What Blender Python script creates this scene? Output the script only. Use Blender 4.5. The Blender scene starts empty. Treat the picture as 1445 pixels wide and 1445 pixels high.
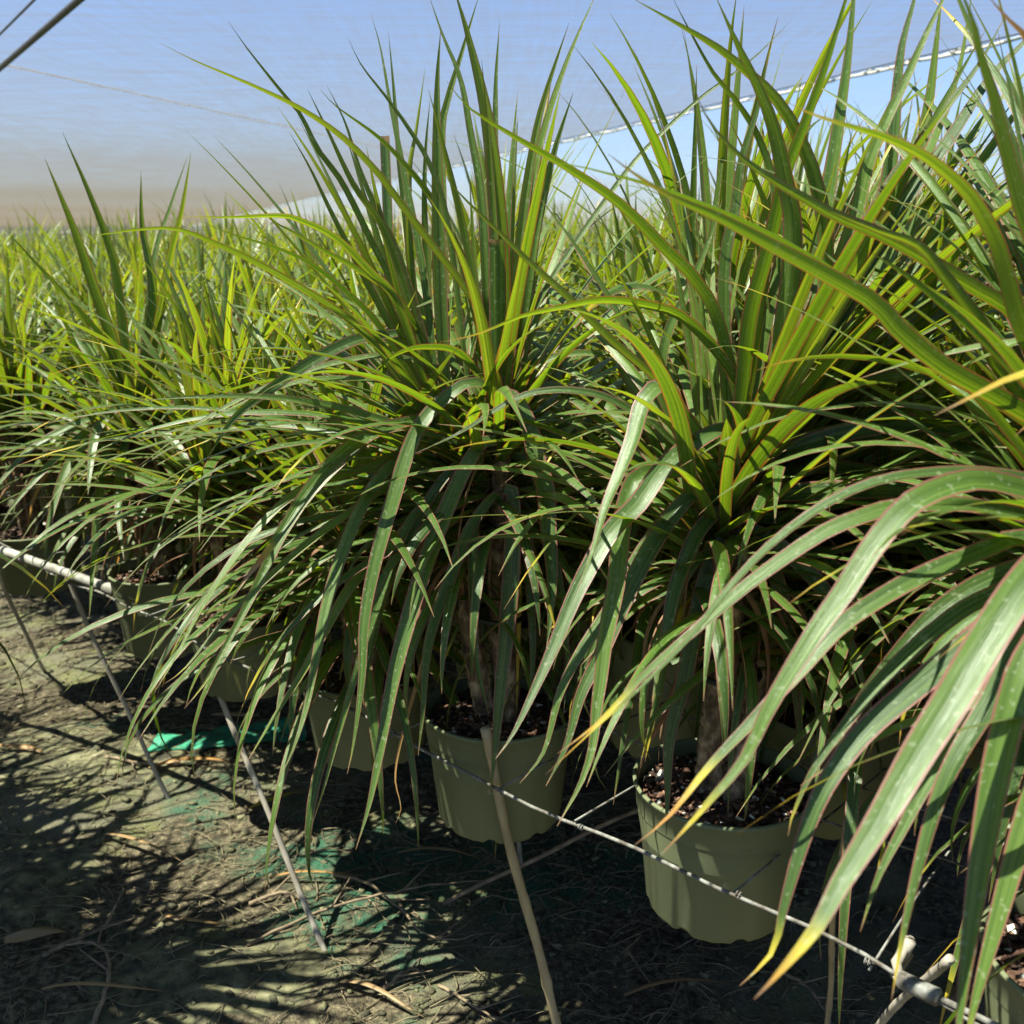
import bpy, math, random
import numpy as np
from mathutils import Vector, Matrix, noise as mnoise

SC = bpy.context.scene
COL = SC.collection
rng = np.random.default_rng(11)
random.seed(5)
R = math.radians

# ------------------------------------------------------------------ camera
CAMZ = 1.35
PITCH = R(14.4)
FPX = 1418.0           # focal length in photo pixels (1445 wide)
CX = 722.5
cam_d = bpy.data.cameras.new("camera")
cam = bpy.data.objects.new("camera", cam_d)
COL.objects.link(cam)
cam.location = (0, 0, CAMZ)
cam.rotation_euler = (R(90) - PITCH, 0, 0)
cam_d.sensor_width = 36.0
cam_d.lens = 36.0 * FPX / 1445.0
cam_d.clip_start = 0.05
cam_d.clip_end = 1000
cam_d.dof.use_dof = True
cam_d.dof.focus_distance = 1.40
cam_d.dof.aperture_fstop = 7.0
SC.camera = cam
cp, sp = math.cos(PITCH), math.sin(PITCH)

def ray(px, py):
    x = (px - CX) / FPX
    y = (py - CX) / FPX
    return np.array([x, cp - y * sp, -(y * cp + sp)])

def atF(px, py, F):
    """point of the world seen in direction (px, py), F metres in front of the photographer"""
    r = ray(px, py)
    return np.array([0, 0, CAMZ]) + r * (F / r[1])

def atZ(px, py, z):
    r = ray(px, py)
    return np.array([0, 0, CAMZ]) + r * ((z - CAMZ) / r[2])

RIM = 0.646
WIRE = 0.600
P0 = np.array([0.472, 0.930])
U = np.array([-0.734, 0.679])      # along the bench edge
V = np.array([0.679, 0.734])       # into the bench

def bench(along, dist, z=0.0):
    p = P0 + U * along + V * dist
    return np.array([p[0], p[1], z])

# ------------------------------------------------------------------ mesh builder
class MB:
    def __init__(s):
        s.v = []; s.f = []; s.uv = []; s.rnd = []; s.dry = []; s.mi = []; s.n = 0
    def add(s, verts, faces, uv=None, rnd=0.5, dry=0.0, mi=0):
        verts = np.asarray(verts, float).reshape(-1, 3)
        k = len(verts)
        s.v.append(verts)
        faces = np.asarray(faces, int).reshape(-1, 4)
        s.f.append(faces + s.n)
        s.uv.append(np.zeros((k, 2)) if uv is None else np.asarray(uv, float).reshape(-1, 2))
        s.rnd.append(np.broadcast_to(np.asarray(rnd, float), (k,)))
        s.dry.append(np.broadcast_to(np.asarray(dry, float), (k,)))
        s.mi.append(np.full(len(faces), mi, int))
        s.n += k
    def arrays(s):
        return (np.concatenate(s.v), np.concatenate(s.f), np.concatenate(s.uv),
                np.concatenate(s.rnd), np.concatenate(s.dry), np.concatenate(s.mi))
    def mesh(s, name, mats, smooth=True):
        v, f, uv, rnd, dry, mi = s.arrays()
        return mesh_from(name, v, f, uv, rnd, dry, mi, mats, smooth)
    def build(s, name, mats, parent=None, smooth=True, origin=None):
        me = s.mesh(name, mats, smooth)
        if origin is not None:
            me.transform(Matrix.Translation(-Vector(origin)))
        o = bpy.data.objects.new(name, me)
        if origin is not None:
            o.location = origin
        COL.objects.link(o)
        if parent is not None:
            o.parent = parent
        return o

def mesh_from(name, v, f, uv, rnd, dry, mi, mats, smooth=True):
    # a quad whose last two indices agree is a triangle
    tri = f[:, 2] == f[:, 3]
    lens = np.where(tri, 3, 4)
    starts = np.concatenate([[0], np.cumsum(lens)[:-1]])
    mask = np.ones(f.shape, bool); mask[:, 3] = ~tri
    loops = f[mask]
    me = bpy.data.meshes.new(name)
    me.vertices.add(len(v)); me.vertices.foreach_set("co", v.astype(np.float32).ravel())
    me.loops.add(len(loops)); me.loops.foreach_set("vertex_index", loops.astype(np.int32))
    me.polygons.add(len(f))
    me.polygons.foreach_set("loop_start", starts.astype(np.int32))
    me.polygons.foreach_set("loop_total", lens.astype(np.int32))
    me.polygons.foreach_set("material_index", mi.astype(np.int32))
    if smooth:
        me.polygons.foreach_set("use_smooth", np.ones(len(f), bool))
    ul = me.uv_layers.new(name="UVMap")
    ul.data.foreach_set("uv", uv[loops].astype(np.float32).ravel())
    for nm, arr in (("rnd", rnd), ("dry", dry)):
        a = me.attributes.new(nm, 'FLOAT', 'POINT')
        a.data.foreach_set("value", arr.astype(np.float32))
    for m in (mats if isinstance(mats, (list, tuple)) else [mats]):
        me.materials.append(m)
    me.update(calc_edges=True)
    me.validate()
    return me

def unit(a):
    a = np.asarray(a, float)
    return a / (np.linalg.norm(a, axis=-1, keepdims=True) + 1e-12)

def catmull(pts, n):
    pts = np.asarray(pts, float)
    if len(pts) == 2:
        t = np.linspace(0, 1, n)[:, None]
        return pts[0] * (1 - t) + pts[1] * t
    P = np.vstack([2 * pts[0] - pts[1], pts, 2 * pts[-1] - pts[-2]])
    seg = len(pts) - 1
    dense = []
    for i in range(seg):
        p0, p1, p2, p3 = P[i], P[i + 1], P[i + 2], P[i + 3]
        t = np.linspace(0, 1, 12, endpoint=(i == seg - 1))[:, None]
        dense.append(0.5 * ((2 * p1) + (-p0 + p2) * t + (2 * p0 - 5 * p1 + 4 * p2 - p3) * t**2 + (-p0 + 3 * p1 - 3 * p2 + p3) * t**3))
    d = np.vstack(dense)
    L = np.concatenate([[0], np.cumsum(np.linalg.norm(np.diff(d, axis=0), axis=1))])
    s = np.linspace(0, L[-1], n)
    return np.stack([np.interp(s, L, d[:, k]) for k in range(3)], 1)

def tube(mb, pts, rad, sides=8, caps=True, mi=0, rnd=0.5, dry=0.0, oval=None):
    pts = np.asarray(pts, float); n = len(pts)
    rad = np.broadcast_to(np.asarray(rad, float), (n,))
    t = unit(np.gradient(pts, axis=0))
    ref = np.array([0, 0, 1.0]) if abs(t[0][2]) < 0.8 else np.array([1.0, 0, 0])
    a = unit(np.cross(t[0], ref)); rings = []
    for i in range(n):
        a = unit(a - t[i] * np.dot(a, t[i]))
        b = np.cross(t[i], a)
        ang = np.linspace(0, 2 * math.pi, sides, endpoint=False)[:, None]
        rings.append(pts[i] + rad[i] * (np.cos(ang) * a + np.sin(ang) * b))
    v = np.vstack(rings); f = []
    for i in range(n - 1):
        for k in range(sides):
            k2 = (k + 1) % sides
            f.append((i * sides + k, i * sides + k2, (i + 1) * sides + k2, (i + 1) * sides + k))
    uv = [(k / sides, i / max(1, n - 1)) for i in range(n) for k in range(sides)]
    if caps:
        v = np.vstack([v, pts[:1], pts[-1:]]); uv += [(0.5, 0), (0.5, 1)]
        c0, c1 = n * sides, n * sides + 1
        for k in range(sides):
            k2 = (k + 1) % sides
            f.append((c0, k2, k, k)); f.append((c1, (n - 1) * sides + k, (n - 1) * sides + k2, (n - 1) * sides + k2))
    mb.add(v, f, uv, rnd, dry, mi)

def box(mb, c, size, rot=None, mi=0, rnd=0.5):
    s = np.array(size) / 2
    v = np.array([(x, y, z) for x in (-1, 1) for y in (-1, 1) for z in (-1, 1)]) * s
    if rot is not None: v = v @ np.array(rot).T
    f = [(0, 1, 3, 2), (4, 6, 7, 5), (0, 4, 5, 1), (2, 3, 7, 6), (0, 2, 6, 4), (1, 5, 7, 3)]
    mb.add(v + np.array(c), f, None, rnd, 0, mi)

# ------------------------------------------------------------------ leaves
def leaf(mb, P, side, w, base=0.75, tipcut=None, ncol=3, rnd=0.5, dry=0.0, fold=0.22, mi=0, drytip=0.0):
    """a strap leaf along centreline P (n,3); side (n,3) unit vectors across it"""
    n = len(P)
    s = np.linspace(0, 1, n)
    prof = np.where(s < 0.3, base + (1 - base) * np.sin(s / 0.3 * math.pi / 2), 1.0)
    prof = prof * np.clip((1 - np.clip((s - 0.35) / 0.65, 0, 1) ** 1.7), 0, 1)
    if tipcut is not None:
        prof = np.where(s < 0.3, base + (1 - base) * np.sin(s / 0.3 * math.pi / 2), 1.0)
    if tipcut == 2: prof = prof * np.clip((1 - s) / 0.16, 0.3, 1)
    prof = np.maximum(prof, 0.02)
    t = unit(np.gradient(P, axis=0))
    side = unit(side - t * np.sum(side * t, axis=1, keepdims=True))
    nor = np.cross(side, t)
    cols = np.linspace(-1, 1, ncol)
    V_ = []
    UVs = []
    hw = (w / 2 * prof)[:, None]
    for c in cols:
        V_.append(P + side * hw * c + nor * hw * fold * (abs(c) ** 1.15))
        UVs.append(np.stack([np.full(n, (c + 1) / 2), s], 1))
    v = np.stack(V_, 1).reshape(-1, 3); uv = np.stack(UVs, 1).reshape(-1, 2)
    i = np.arange(n - 1)[:, None]; k = np.arange(ncol - 1)[None, :]
    a = (i * ncol + k).ravel()
    f = np.stack([a, a + 1, a + ncol + 1, a + ncol], 1)
    d = np.clip(dry + drytip * np.clip((s - (1 - 0.24 * drytip - 0.04)) / 0.14, 0, 1), 0, 1)
    mb.add(v, f, uv, rnd, np.repeat(d, ncol), mi)

def grow(az, el0, bend, L, n, base, power=1.4, roll=0.0, wander=0.0, g=rng):
    """centreline and side vectors of a leaf that leaves its base at elevation el0 and bends down by bend"""
    s = np.linspace(0, 1, n)
    el = el0 - bend * s ** power
    aa = az + wander * np.sin(s * 2.2 + g.uniform(0, 6)) * s
    d = np.stack([np.cos(el) * np.cos(aa), np.cos(el) * np.sin(aa), np.sin(el)], 1)
    step = L / (n - 1)
    P = np.vstack([[0, 0, 0], np.cumsum((d[:-1] + d[1:]) / 2 * step, axis=0)]) + base
    h = np.stack([-np.sin(aa), np.cos(aa), np.zeros(n)], 1)
    tt = unit(np.gradient(P, axis=0))
    nn = np.cross(h, tt)
    r = roll * (0.25 + 0.75 * s)[:, None]
    return P, h * np.cos(r) + nn * np.sin(r)

def rosette(mb, top, axis, n, scale=1.0, segs=12, ncol=3, g=rng, lo=0.0, hi=1.0, az_pref=None, wmul=1.0, droop=1.0, mi=0, dead=0, keep_clear=False):
    axis = unit(axis)
    a0 = g.uniform(0, 6.28)
    for i in range(n):
        q = lo + (hi - lo) * (i + g.uniform(-0.4, 0.4)) / max(1, n - 1)
        q = min(1, max(0, q))
        az = a0 + i * 2.39996 + g.normal(0, 0.15)
        if az_pref is not None and g.uniform() < az_pref[2]:
            az = az_pref[0] + g.normal(0, az_pref[1])
        if keep_clear and q > 0.25 and math.sin(az) < -0.15: continue
        el = R(86 - 92 * q ** 1.1 + g.normal(0, 5))
        bend = R((6 + 98 * q ** 0.95) * droop + g.normal(0, 9))
        L = scale * (0.40 + 0.20 * math.sin(min(1, q * 1.25) * math.pi * 0.62) + g.normal(0, 0.035))
        w = wmul * (0.0155 + 0.006 * math.sin(q * math.pi * 0.8) + g.normal(0, 0.0014))
        base = top - axis * (0.012 + 0.20 * q ** 1.3) * scale + 0.006 * np.array([math.cos(az), math.sin(az), 0])
        # the leaf directions lean with the head
        P, S = grow(az, el, bend, L, segs, np.zeros(3), 1.15 + 0.5 * g.uniform(), g.normal(0, 0.35), g.normal(0, 0.22), g)
        k = np.array([axis[0], axis[1], 0]) * 0.55
        rise = np.linalg.norm(P, axis=1)[:, None]
        P = P + k * rise * max(0.0, 1 - 0.8 * q) + base
        dry = 0.0
        if q > 0.9 and g.uniform() < 0.16: dry = g.uniform(0.35, 0.8)
        leaf(mb, P, S, w, 0.8, None, ncol, np.clip(0.85 - 0.75 * q + g.normal(0, 0.14), 0.02, 0.98), dry, g.uniform(0.12, 0.4), mi, g.choice([0, 0, 0, 0, 0, 0.3, 0.6]))

def sheath(mb, top, axis, g, n=16, ncol=3, mi=0):
    """the pale overlapping leaf bases that clasp the top of the stem"""
    axis = unit(axis)
    for i in range(n):
        az = i * 2.4 + g.uniform(0, .5); q = i / n
        b = top - axis * (0.10 * q + 0.006) + 0.012 * np.array([math.cos(az), math.sin(az), 0])
        P, S = grow(az, R(82 - 22 * q), R(25 + 60 * q), g.uniform(0.07, 0.14), 8, b, 1.3, 0.0, 0.0, g)
        leaf(mb, P, S, 0.030 - 0.006 * q, 1.0, None, ncol, np.clip(0.75 - .3 * q + g.normal(0, .1), 0, 1), 0.0, 0.5, mi)

# ------------------------------------------------------------------ materials
def newmat(name):
    m = bpy.data.materials.new(name); m.use_nodes = True
    nt = m.node_tree; nt.nodes.clear()
    return m, nt.nodes, nt.links

def N(nodes, typ, **kw):
    n = nodes.new(typ)
    for k, v in kw.items():
        if k == 'inp':
            for a, b in v.items(): n.inputs[a].default_value = b
        else: setattr(n, k, v)
    return n

def mixc(nodes, links, fac, a, b, blend='MIX'):
    n = nodes.new('ShaderNodeMix'); n.data_type = 'RGBA'; n.blend_type = blend
    for sock, val in ((n.inputs[0], fac), (n.inputs[6], a), (n.inputs[7], b)):
        if hasattr(val, 'is_output'): links.new(val, sock)
        elif isinstance(val, (int, float)): sock.default_value = val
        else: sock.default_value = (*val, 1) if len(val) == 3 else val
    return n.outputs[2]

def math_(nodes, links, op, a, b=None, c=None, clamp=False):
    n = nodes.new('ShaderNodeMath'); n.operation = op; n.use_clamp = clamp
    for i, val in enumerate((a, b, c)):
        if val is None: continue
        if hasattr(val, 'is_output'): links.new(val, n.inputs[i])
        else: n.inputs[i].default_value = val
    return n.outputs[0]

def ramp(nodes, links, fac, stops):
    n = nodes.new('ShaderNodeValToRGB')
    el = n.color_ramp.elements
    while len(el) > 1: el.remove(el[-1])
    el[0].position = stops[0][0]; el[0].color = (*stops[0][1], 1)
    for p, c in stops[1:]:
        e = el.new(p); e.color = (*c, 1)
    links.new(fac, n.inputs[0])
    return n.outputs[0]

def smooth01(nodes, links, x, a, b):
    n = nodes.new('ShaderNodeMapRange'); n.interpolation_type = 'SMOOTHSTEP'
    links.new(x, n.inputs[0]); n.inputs[1].default_value = a; n.inputs[2].default_value = b
    return n.outputs[0]

def leaf_material():
    m, nd, lk = newmat("strap_leaf")
    out = N(nd, 'ShaderNodeOutputMaterial')
    uv = N(nd, 'ShaderNodeUVMap', uv_map="UVMap")
    sep = N(nd, 'ShaderNodeSeparateXYZ'); lk.new(uv.outputs[0], sep.inputs[0])
    u, v = sep.outputs[0], sep.outputs[1]
    rnd = N(nd, 'ShaderNodeAttribute', attribute_name="rnd").outputs['Fac']
    dry = N(nd, 'ShaderNodeAttribute', attribute_name="dry").outputs['Fac']
    # long veins running with the leaf
    cx = N(nd, 'ShaderNodeCombineXYZ')
    lk.new(math_(nd, lk, 'MULTIPLY', u, 5.0), cx.inputs[0])
    lk.new(math_(nd, lk, 'MULTIPLY', v, 0.35), cx.inputs[1])
    lk.new(math_(nd, lk, 'MULTIPLY', rnd, 91.0), cx.inputs[2])
    vein = N(nd, 'ShaderNodeTexNoise', inp={'Scale': 1.0, 'Detail': 5.0, 'Roughness': 0.8}); lk.new(cx.outputs[0], vein.inputs['Vector'])
    fine = N(nd, 'ShaderNodeTexNoise', inp={'Scale': 180.0, 'Detail': 2.0})
    tc = N(nd, 'ShaderNodeTexCoord'); lk.new(tc.outputs['Object'], fine.inputs['Vector'])
    patch = N(nd, 'ShaderNodeTexNoise', inp={'Scale': 9.0, 'Detail': 3.0}); lk.new(tc.outputs['Object'], patch.inputs['Vector'])
    base = ramp(nd, lk, rnd, [(0.0, (0.025, 0.054, 0.016)), (0.45, (0.054, 0.104, 0.016)), (1.0, (0.110, 0.170, 0.020))])
    veinf = smooth01(nd, lk, vein.outputs[0], 0.40, 0.62)
    base = mixc(nd, lk, math_(nd, lk, 'MULTIPLY', veinf, 0.45), base, (0.18, 0.27, 0.055))
    base = mixc(nd, lk, math_(nd, lk, 'MULTIPLY', patch.outputs[0], 0.35), base, (0.05, 0.10, 0.03))
    # yellow towards an ageing tip, red-brown margin
    e = math_(nd, lk, 'ABSOLUTE', math_(nd, lk, 'SUBTRACT', u, 0.5))
    edgef = smooth01(nd, lk, math_(nd, lk, 'ADD', e, math_(nd, lk, 'MULTIPLY', math_(nd, lk, 'SUBTRACT', patch.outputs[0], 0.5), 0.06)), 0.395, 0.455)
    base = mixc(nd, lk, math_(nd, lk, 'MULTIPLY', edgef, 0.85), base, (0.25, 0.085, 0.075))
    dryc = ramp(nd, lk, dry, [(0.0, (0.10, 0.16, 0.03)), (0.35, (0.42, 0.34, 0.03)), (0.65, (0.42, 0.20, 0.04)), (1.0, (0.34, 0.24, 0.14))])
    base = mixc(nd, lk, smooth01(nd, lk, dry, 0.05, 0.3), base, dryc)
    tipf = smooth01(nd, lk, math_(nd, lk, 'ADD', v, math_(nd, lk, 'MULTIPLY', rnd, 0.015)), 0.955, 0.995)
    base = mixc(nd, lk, tipf, base, (0.24, 0.13, 0.07))
    # pale dust specks
    base = mixc(nd, lk, math_(nd, lk, 'MULTIPLY', smooth01(nd, lk, fine.outputs[0], 0.60, 0.70), 0.4), base, (0.33, 0.36, 0.24))
    bump = N(nd, 'ShaderNodeBump', inp={'Strength': 0.75, 'Distance': 0.0012}); lk.new(vein.outputs[0], bump.inputs['Height'])
    pb = N(nd, 'ShaderNodeBsdfPrincipled', inp={'Roughness': 0.42, 'Specular IOR Level': 0.4})
    lk.new(base, pb.inputs['Base Color']); lk.new(bump.outputs[0], pb.inputs['Normal'])
    lk.new(math_(nd, lk, 'ADD', 0.24, math_(nd, lk, 'MULTIPLY', patch.outputs[0], 0.24)), pb.inputs['Roughness'])
    tr = N(nd, 'ShaderNodeBsdfTranslucent')
    trc = ramp(nd, lk, rnd, [(0.0, (0.14, 0.30, 0.008)), (0.5, (0.29, 0.46, 0.012)), (1.0, (0.52, 0.64, 0.022))])
    trc = mixc(nd, lk, 1.0, trc, mixc(nd, lk, veinf, (0.42, 0.52, 0.5), (1.25, 1.12, 1.1)), 'MULTIPLY')
    trc = mixc(nd, lk, math_(nd, lk, 'MULTIPLY', edgef, 0.75), trc, (0.48, 0.09, 0.02))
    trc = mixc(nd, lk, smooth01(nd, lk, dry, 0.05, 0.3), trc, dryc)
    lk.new(trc, tr.inputs[0])
    mx = N(nd, 'ShaderNodeMixShader', inp={0: 0.33})
    lk.new(pb.outputs[0], mx.inputs[1]); lk.new(tr.outputs[0], mx.inputs[2]); lk.new(mx.outputs[0], out.inputs[0])
    return m

def simple(name, stops, scale=20.0, rough=0.6, bump=0.3, bdist=0.002, stretch=(1, 1, 1), detail=5.0, spec=0.4, transl=None):
    m, nd, lk = newmat(name)
    out = N(nd, 'ShaderNodeOutputMaterial')
    tc = N(nd, 'ShaderNodeTexCoord')
    mp = N(nd, 'ShaderNodeMapping', inp={'Scale': stretch}); lk.new(tc.outputs['Object'], mp.inputs[0])
    nz = N(nd, 'ShaderNodeTexNoise', inp={'Scale': scale, 'Detail': detail, 'Roughness': 0.62}); lk.new(mp.outputs[0], nz.inputs['Vector'])
    c = ramp(nd, lk, nz.outputs[0], stops)
    bp = N(nd, 'ShaderNodeBump', inp={'Strength': bump, 'Distance': bdist}); lk.new(nz.outputs[0], bp.inputs['Height'])
    pb = N(nd, 'ShaderNodeBsdfPrincipled', inp={'Roughness': rough, 'Specular IOR Level': spec})
    lk.new(c, pb.inputs['Base Color']); lk.new(bp.outputs[0], pb.inputs['Normal'])
    if transl:
        tr = N(nd, 'ShaderNodeBsdfTranslucent'); lk.new(c, tr.inputs[0])
        mx = N(nd, 'ShaderNodeMixShader', inp={0: transl}); lk.new(pb.outputs[0], mx.inputs[1]); lk.new(tr.outputs[0], mx.inputs[2])
        lk.new(mx.outputs[0], out.inputs[0])
    else:
        lk.new(pb.outputs[0], out.inputs[0])
    return m

def pot_material():
    m, nd, lk = newmat("olive_plastic")
    out = N(nd, 'ShaderNodeOutputMaterial')
    tc = N(nd, 'ShaderNodeTexCoord')
    n1 = N(nd, 'ShaderNodeTexNoise', inp={'Scale': 7.0, 'Detail': 4.0}); lk.new(tc.outputs['Object'], n1.inputs['Vector'])
    n2 = N(nd, 'ShaderNodeTexNoise', inp={'Scale': 90.0, 'Detail': 3.0}); lk.new(tc.outputs['Object'], n2.inputs['Vector'])
    n3 = N(nd, 'ShaderNodeTexNoise', inp={'Scale': 38.0, 'Detail': 6.0, 'Roughness': 0.8}); lk.new(tc.outputs['Object'], n3.inputs['Vector'])
    c = ramp(nd, lk, n1.outputs[0], [(0.3, (0.118, 0.134, 0.074)), (0.7, (0.165, 0.178, 0.098))])
    c = mixc(nd, lk, math_(nd, lk, 'MULTIPLY', smooth01(nd, lk, n3.outputs[0], 0.60, 0.72), 0.45), c, (0.42, 0.41, 0.30))
    # dirt splashed up from the ground side
    sep = N(nd, 'ShaderNodeSeparateXYZ'); lk.new(tc.outputs['Object'], sep.inputs[0])
    low = smooth01(nd, lk, math_(nd, lk, 'ADD', sep.outputs[2], math_(nd, lk, 'MULTIPLY', n3.outputs[0], 0.10)), 0.085, 0.01)
    c = mixc(nd, lk, math_(nd, lk, 'MULTIPLY', low, 0.25), c, (0.16, 0.14, 0.09))
    pb = N(nd, 'ShaderNodeBsdfPrincipled', inp={'Specular IOR Level': 0.35}); lk.new(c, pb.inputs['Base Color'])
    lk.new(math_(nd, lk, 'ADD', 0.42, math_(nd, lk, 'MULTIPLY', n2.outputs[0], 0.22)), pb.inputs['Roughness'])
    bp = N(nd, 'ShaderNodeBump', inp={'Strength': 0.15, 'Distance': 0.001}); lk.new(n3.outputs[0], bp.inputs['Height']); lk.new(bp.outputs[0], pb.inputs['Normal'])
    tr = N(nd, 'ShaderNodeBsdfTranslucent', inp={0: (0.24, 0.24, 0.06, 1)})
    mx = N(nd, 'ShaderNodeMixShader', inp={0: 0.12}); lk.new(pb.outputs[0], mx.inputs[1]); lk.new(tr.outputs[0], mx.inputs[2])
    lk.new(mx.outputs[0], out.inputs[0])
    return m

def soil_material():
    m, nd, lk = newmat("bark_soil")
    out = N(nd, 'ShaderNodeOutputMaterial')
    tc = N(nd, 'ShaderNodeTexCoord')
    vo = N(nd, 'ShaderNodeTexVoronoi', inp={'Scale': 110.0, 'Randomness': 1.0}); lk.new(tc.outputs['Object'], vo.inputs['Vector'])
    sep = N(nd, 'ShaderNodeSeparateColor'); lk.new(vo.outputs['Color'], sep.inputs[0])
    c = ramp(nd, lk, sep.outputs[0], [(0.0, (0.016, 0.010, 0.008)), (0.5, (0.050, 0.026, 0.018)), (0.85, (0.11, 0.055, 0.035)), (0.95, (0.16, 0.10, 0.07)), (0.965, (0.55, 0.52, 0.46))])
    rnd = N(nd, 'ShaderNodeAttribute', attribute_name="rnd").outputs['Fac']
    c2 = ramp(nd, lk, rnd, [(0.0, (0.020, 0.012, 0.010)), (0.6, (0.095, 0.045, 0.030)), (0.88, (0.20, 0.11, 0.07)), (0.9, (0.62, 0.58, 0.52))])
    dry = N(nd, 'ShaderNodeAttribute', attribute_name="dry").outputs['Fac']
    c = mixc(nd, lk, dry, c, c2)
    bp = N(nd, 'ShaderNodeBump', inp={'Strength': 0.9, 'Distance': 0.004}); lk.new(vo.outputs['Distance'], bp.inputs['Height'])
    pb = N(nd, 'ShaderNodeBsdfPrincipled', inp={'Roughness': 0.8, 'Specular IOR Level': 0.25})
    lk.new(c, pb.inputs['Base Color']); lk.new(bp.outputs[0], pb.inputs['Normal']); lk.new(pb.outputs[0], out.inputs[0])
    return m

def ground_material():
    m, nd, lk = newmat("nursery_ground")
    out = N(nd, 'ShaderNodeOutputMaterial')
    tc = N(nd, 'ShaderNodeTexCoord'); P = tc.outputs['Object']
    def nz(scale, detail=6.0, rough=0.6, off=(0, 0, 0), st=(1, 1, 1)):
        mp = N(nd, 'ShaderNodeMapping', inp={'Location': off, 'Scale': st}); lk.new(P, mp.inputs[0])
        t = N(nd, 'ShaderNodeTexNoise', inp={'Scale': scale, 'Detail': detail, 'Roughness': rough}); lk.new(mp.outputs[0], t.inputs['Vector'])
        return t.outputs[0]
    big = nz(1.9, 5, 0.6, (3.1, 1.7, 0)); mid = nz(7.0, 6, 0.65, (9, 2, 0)); fine = nz(60, 5, 0.7); grit = nz(230, 3, 0.7)
    gm = nz(2.6, 5, 0.6, (21.3, 7.4, 0)); gm2 = nz(26, 5, 0.7, (4, 4, 0))
    c = ramp(nd, lk, fine, [(0.32, (0.026, 0.021, 0.015)), (0.5, (0.105, 0.085, 0.054)), (0.68, (0.30, 0.245, 0.155))])
    slab = mixc(nd, lk, fine, (0.10, 0.098, 0.066), (0.24, 0.225, 0.155))
    slab = mixc(nd, lk, smooth01(nd, lk, mid, 0.42, 0.68), slab, (0.20, 0.205, 0.085))
    c = mixc(nd, lk, math_(nd, lk, 'MULTIPLY', smooth01(nd, lk, math_(nd, lk, 'ADD', big, math_(nd, lk, 'MULTIPLY', mid, 0.25)), 0.62, 0.68), 0.8), c, slab)
    # blue-green algae film, strongest under the middle of the bench
    sep = N(nd, 'ShaderNodeSeparateXYZ'); lk.new(P, sep.inputs[0])
    dx = math_(nd, lk, 'SUBTRACT', sep.outputs[0], -0.25); dy = math_(nd, lk, 'SUBTRACT', sep.outputs[1], 2.1)
    rr = math_(nd, lk, 'SQRT', math_(nd, lk, 'ADD', math_(nd, lk, 'MULTIPLY', dx, dx), math_(nd, lk, 'MULTIPLY', math_(nd, lk, 'MULTIPLY', dy, dy), 0.7)))
    where = smooth01(nd, lk, rr, 1.0, 0.2)
    alg = math_(nd, lk, 'MULTIPLY', smooth01(nd, lk, math_(nd, lk, 'ADD', gm, math_(nd, lk, 'MULTIPLY', math_(nd, lk, 'SUBTRACT', where, 0.5), 0.14)), 0.52, 0.66), smooth01(nd, lk, gm2, 0.36, 0.58))
    algc = mixc(nd, lk, gm2, (0.012, 0.055, 0.034), (0.04, 0.19, 0.11))
    c = mixc(nd, lk, math_(nd, lk, 'MULTIPLY', alg, 0.85), c, algc)
    c = mixc(nd, lk, smooth01(nd, lk, grit, 0.64, 0.74), c, (0.30, 0.27, 0.20))
    c = mixc(nd, lk, math_(nd, lk, 'MULTIPLY', smooth01(nd, lk, grit, 0.40, 0.28), 0.7), c, (0.012, 0.010, 0.008))
    h = math_(nd, lk, 'ADD', math_(nd, lk, 'MULTIPLY', fine, 0.8), math_(nd, lk, 'MULTIPLY', grit, 0.6))
    bp = N(nd, 'ShaderNodeBump', inp={'Strength': 1.0, 'Distance': 0.014}); lk.new(h, bp.inputs['Height'])
    pb = N(nd, 'ShaderNodeBsdfPrincipled', inp={'Roughness': 0.85, 'Specular IOR Level': 0.25})
    lk.new(c, pb.inputs['Base Color']); lk.new(bp.outputs[0], pb.inputs['Normal']); lk.new(pb.outputs[0], out.inputs[0])
    return m

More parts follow.
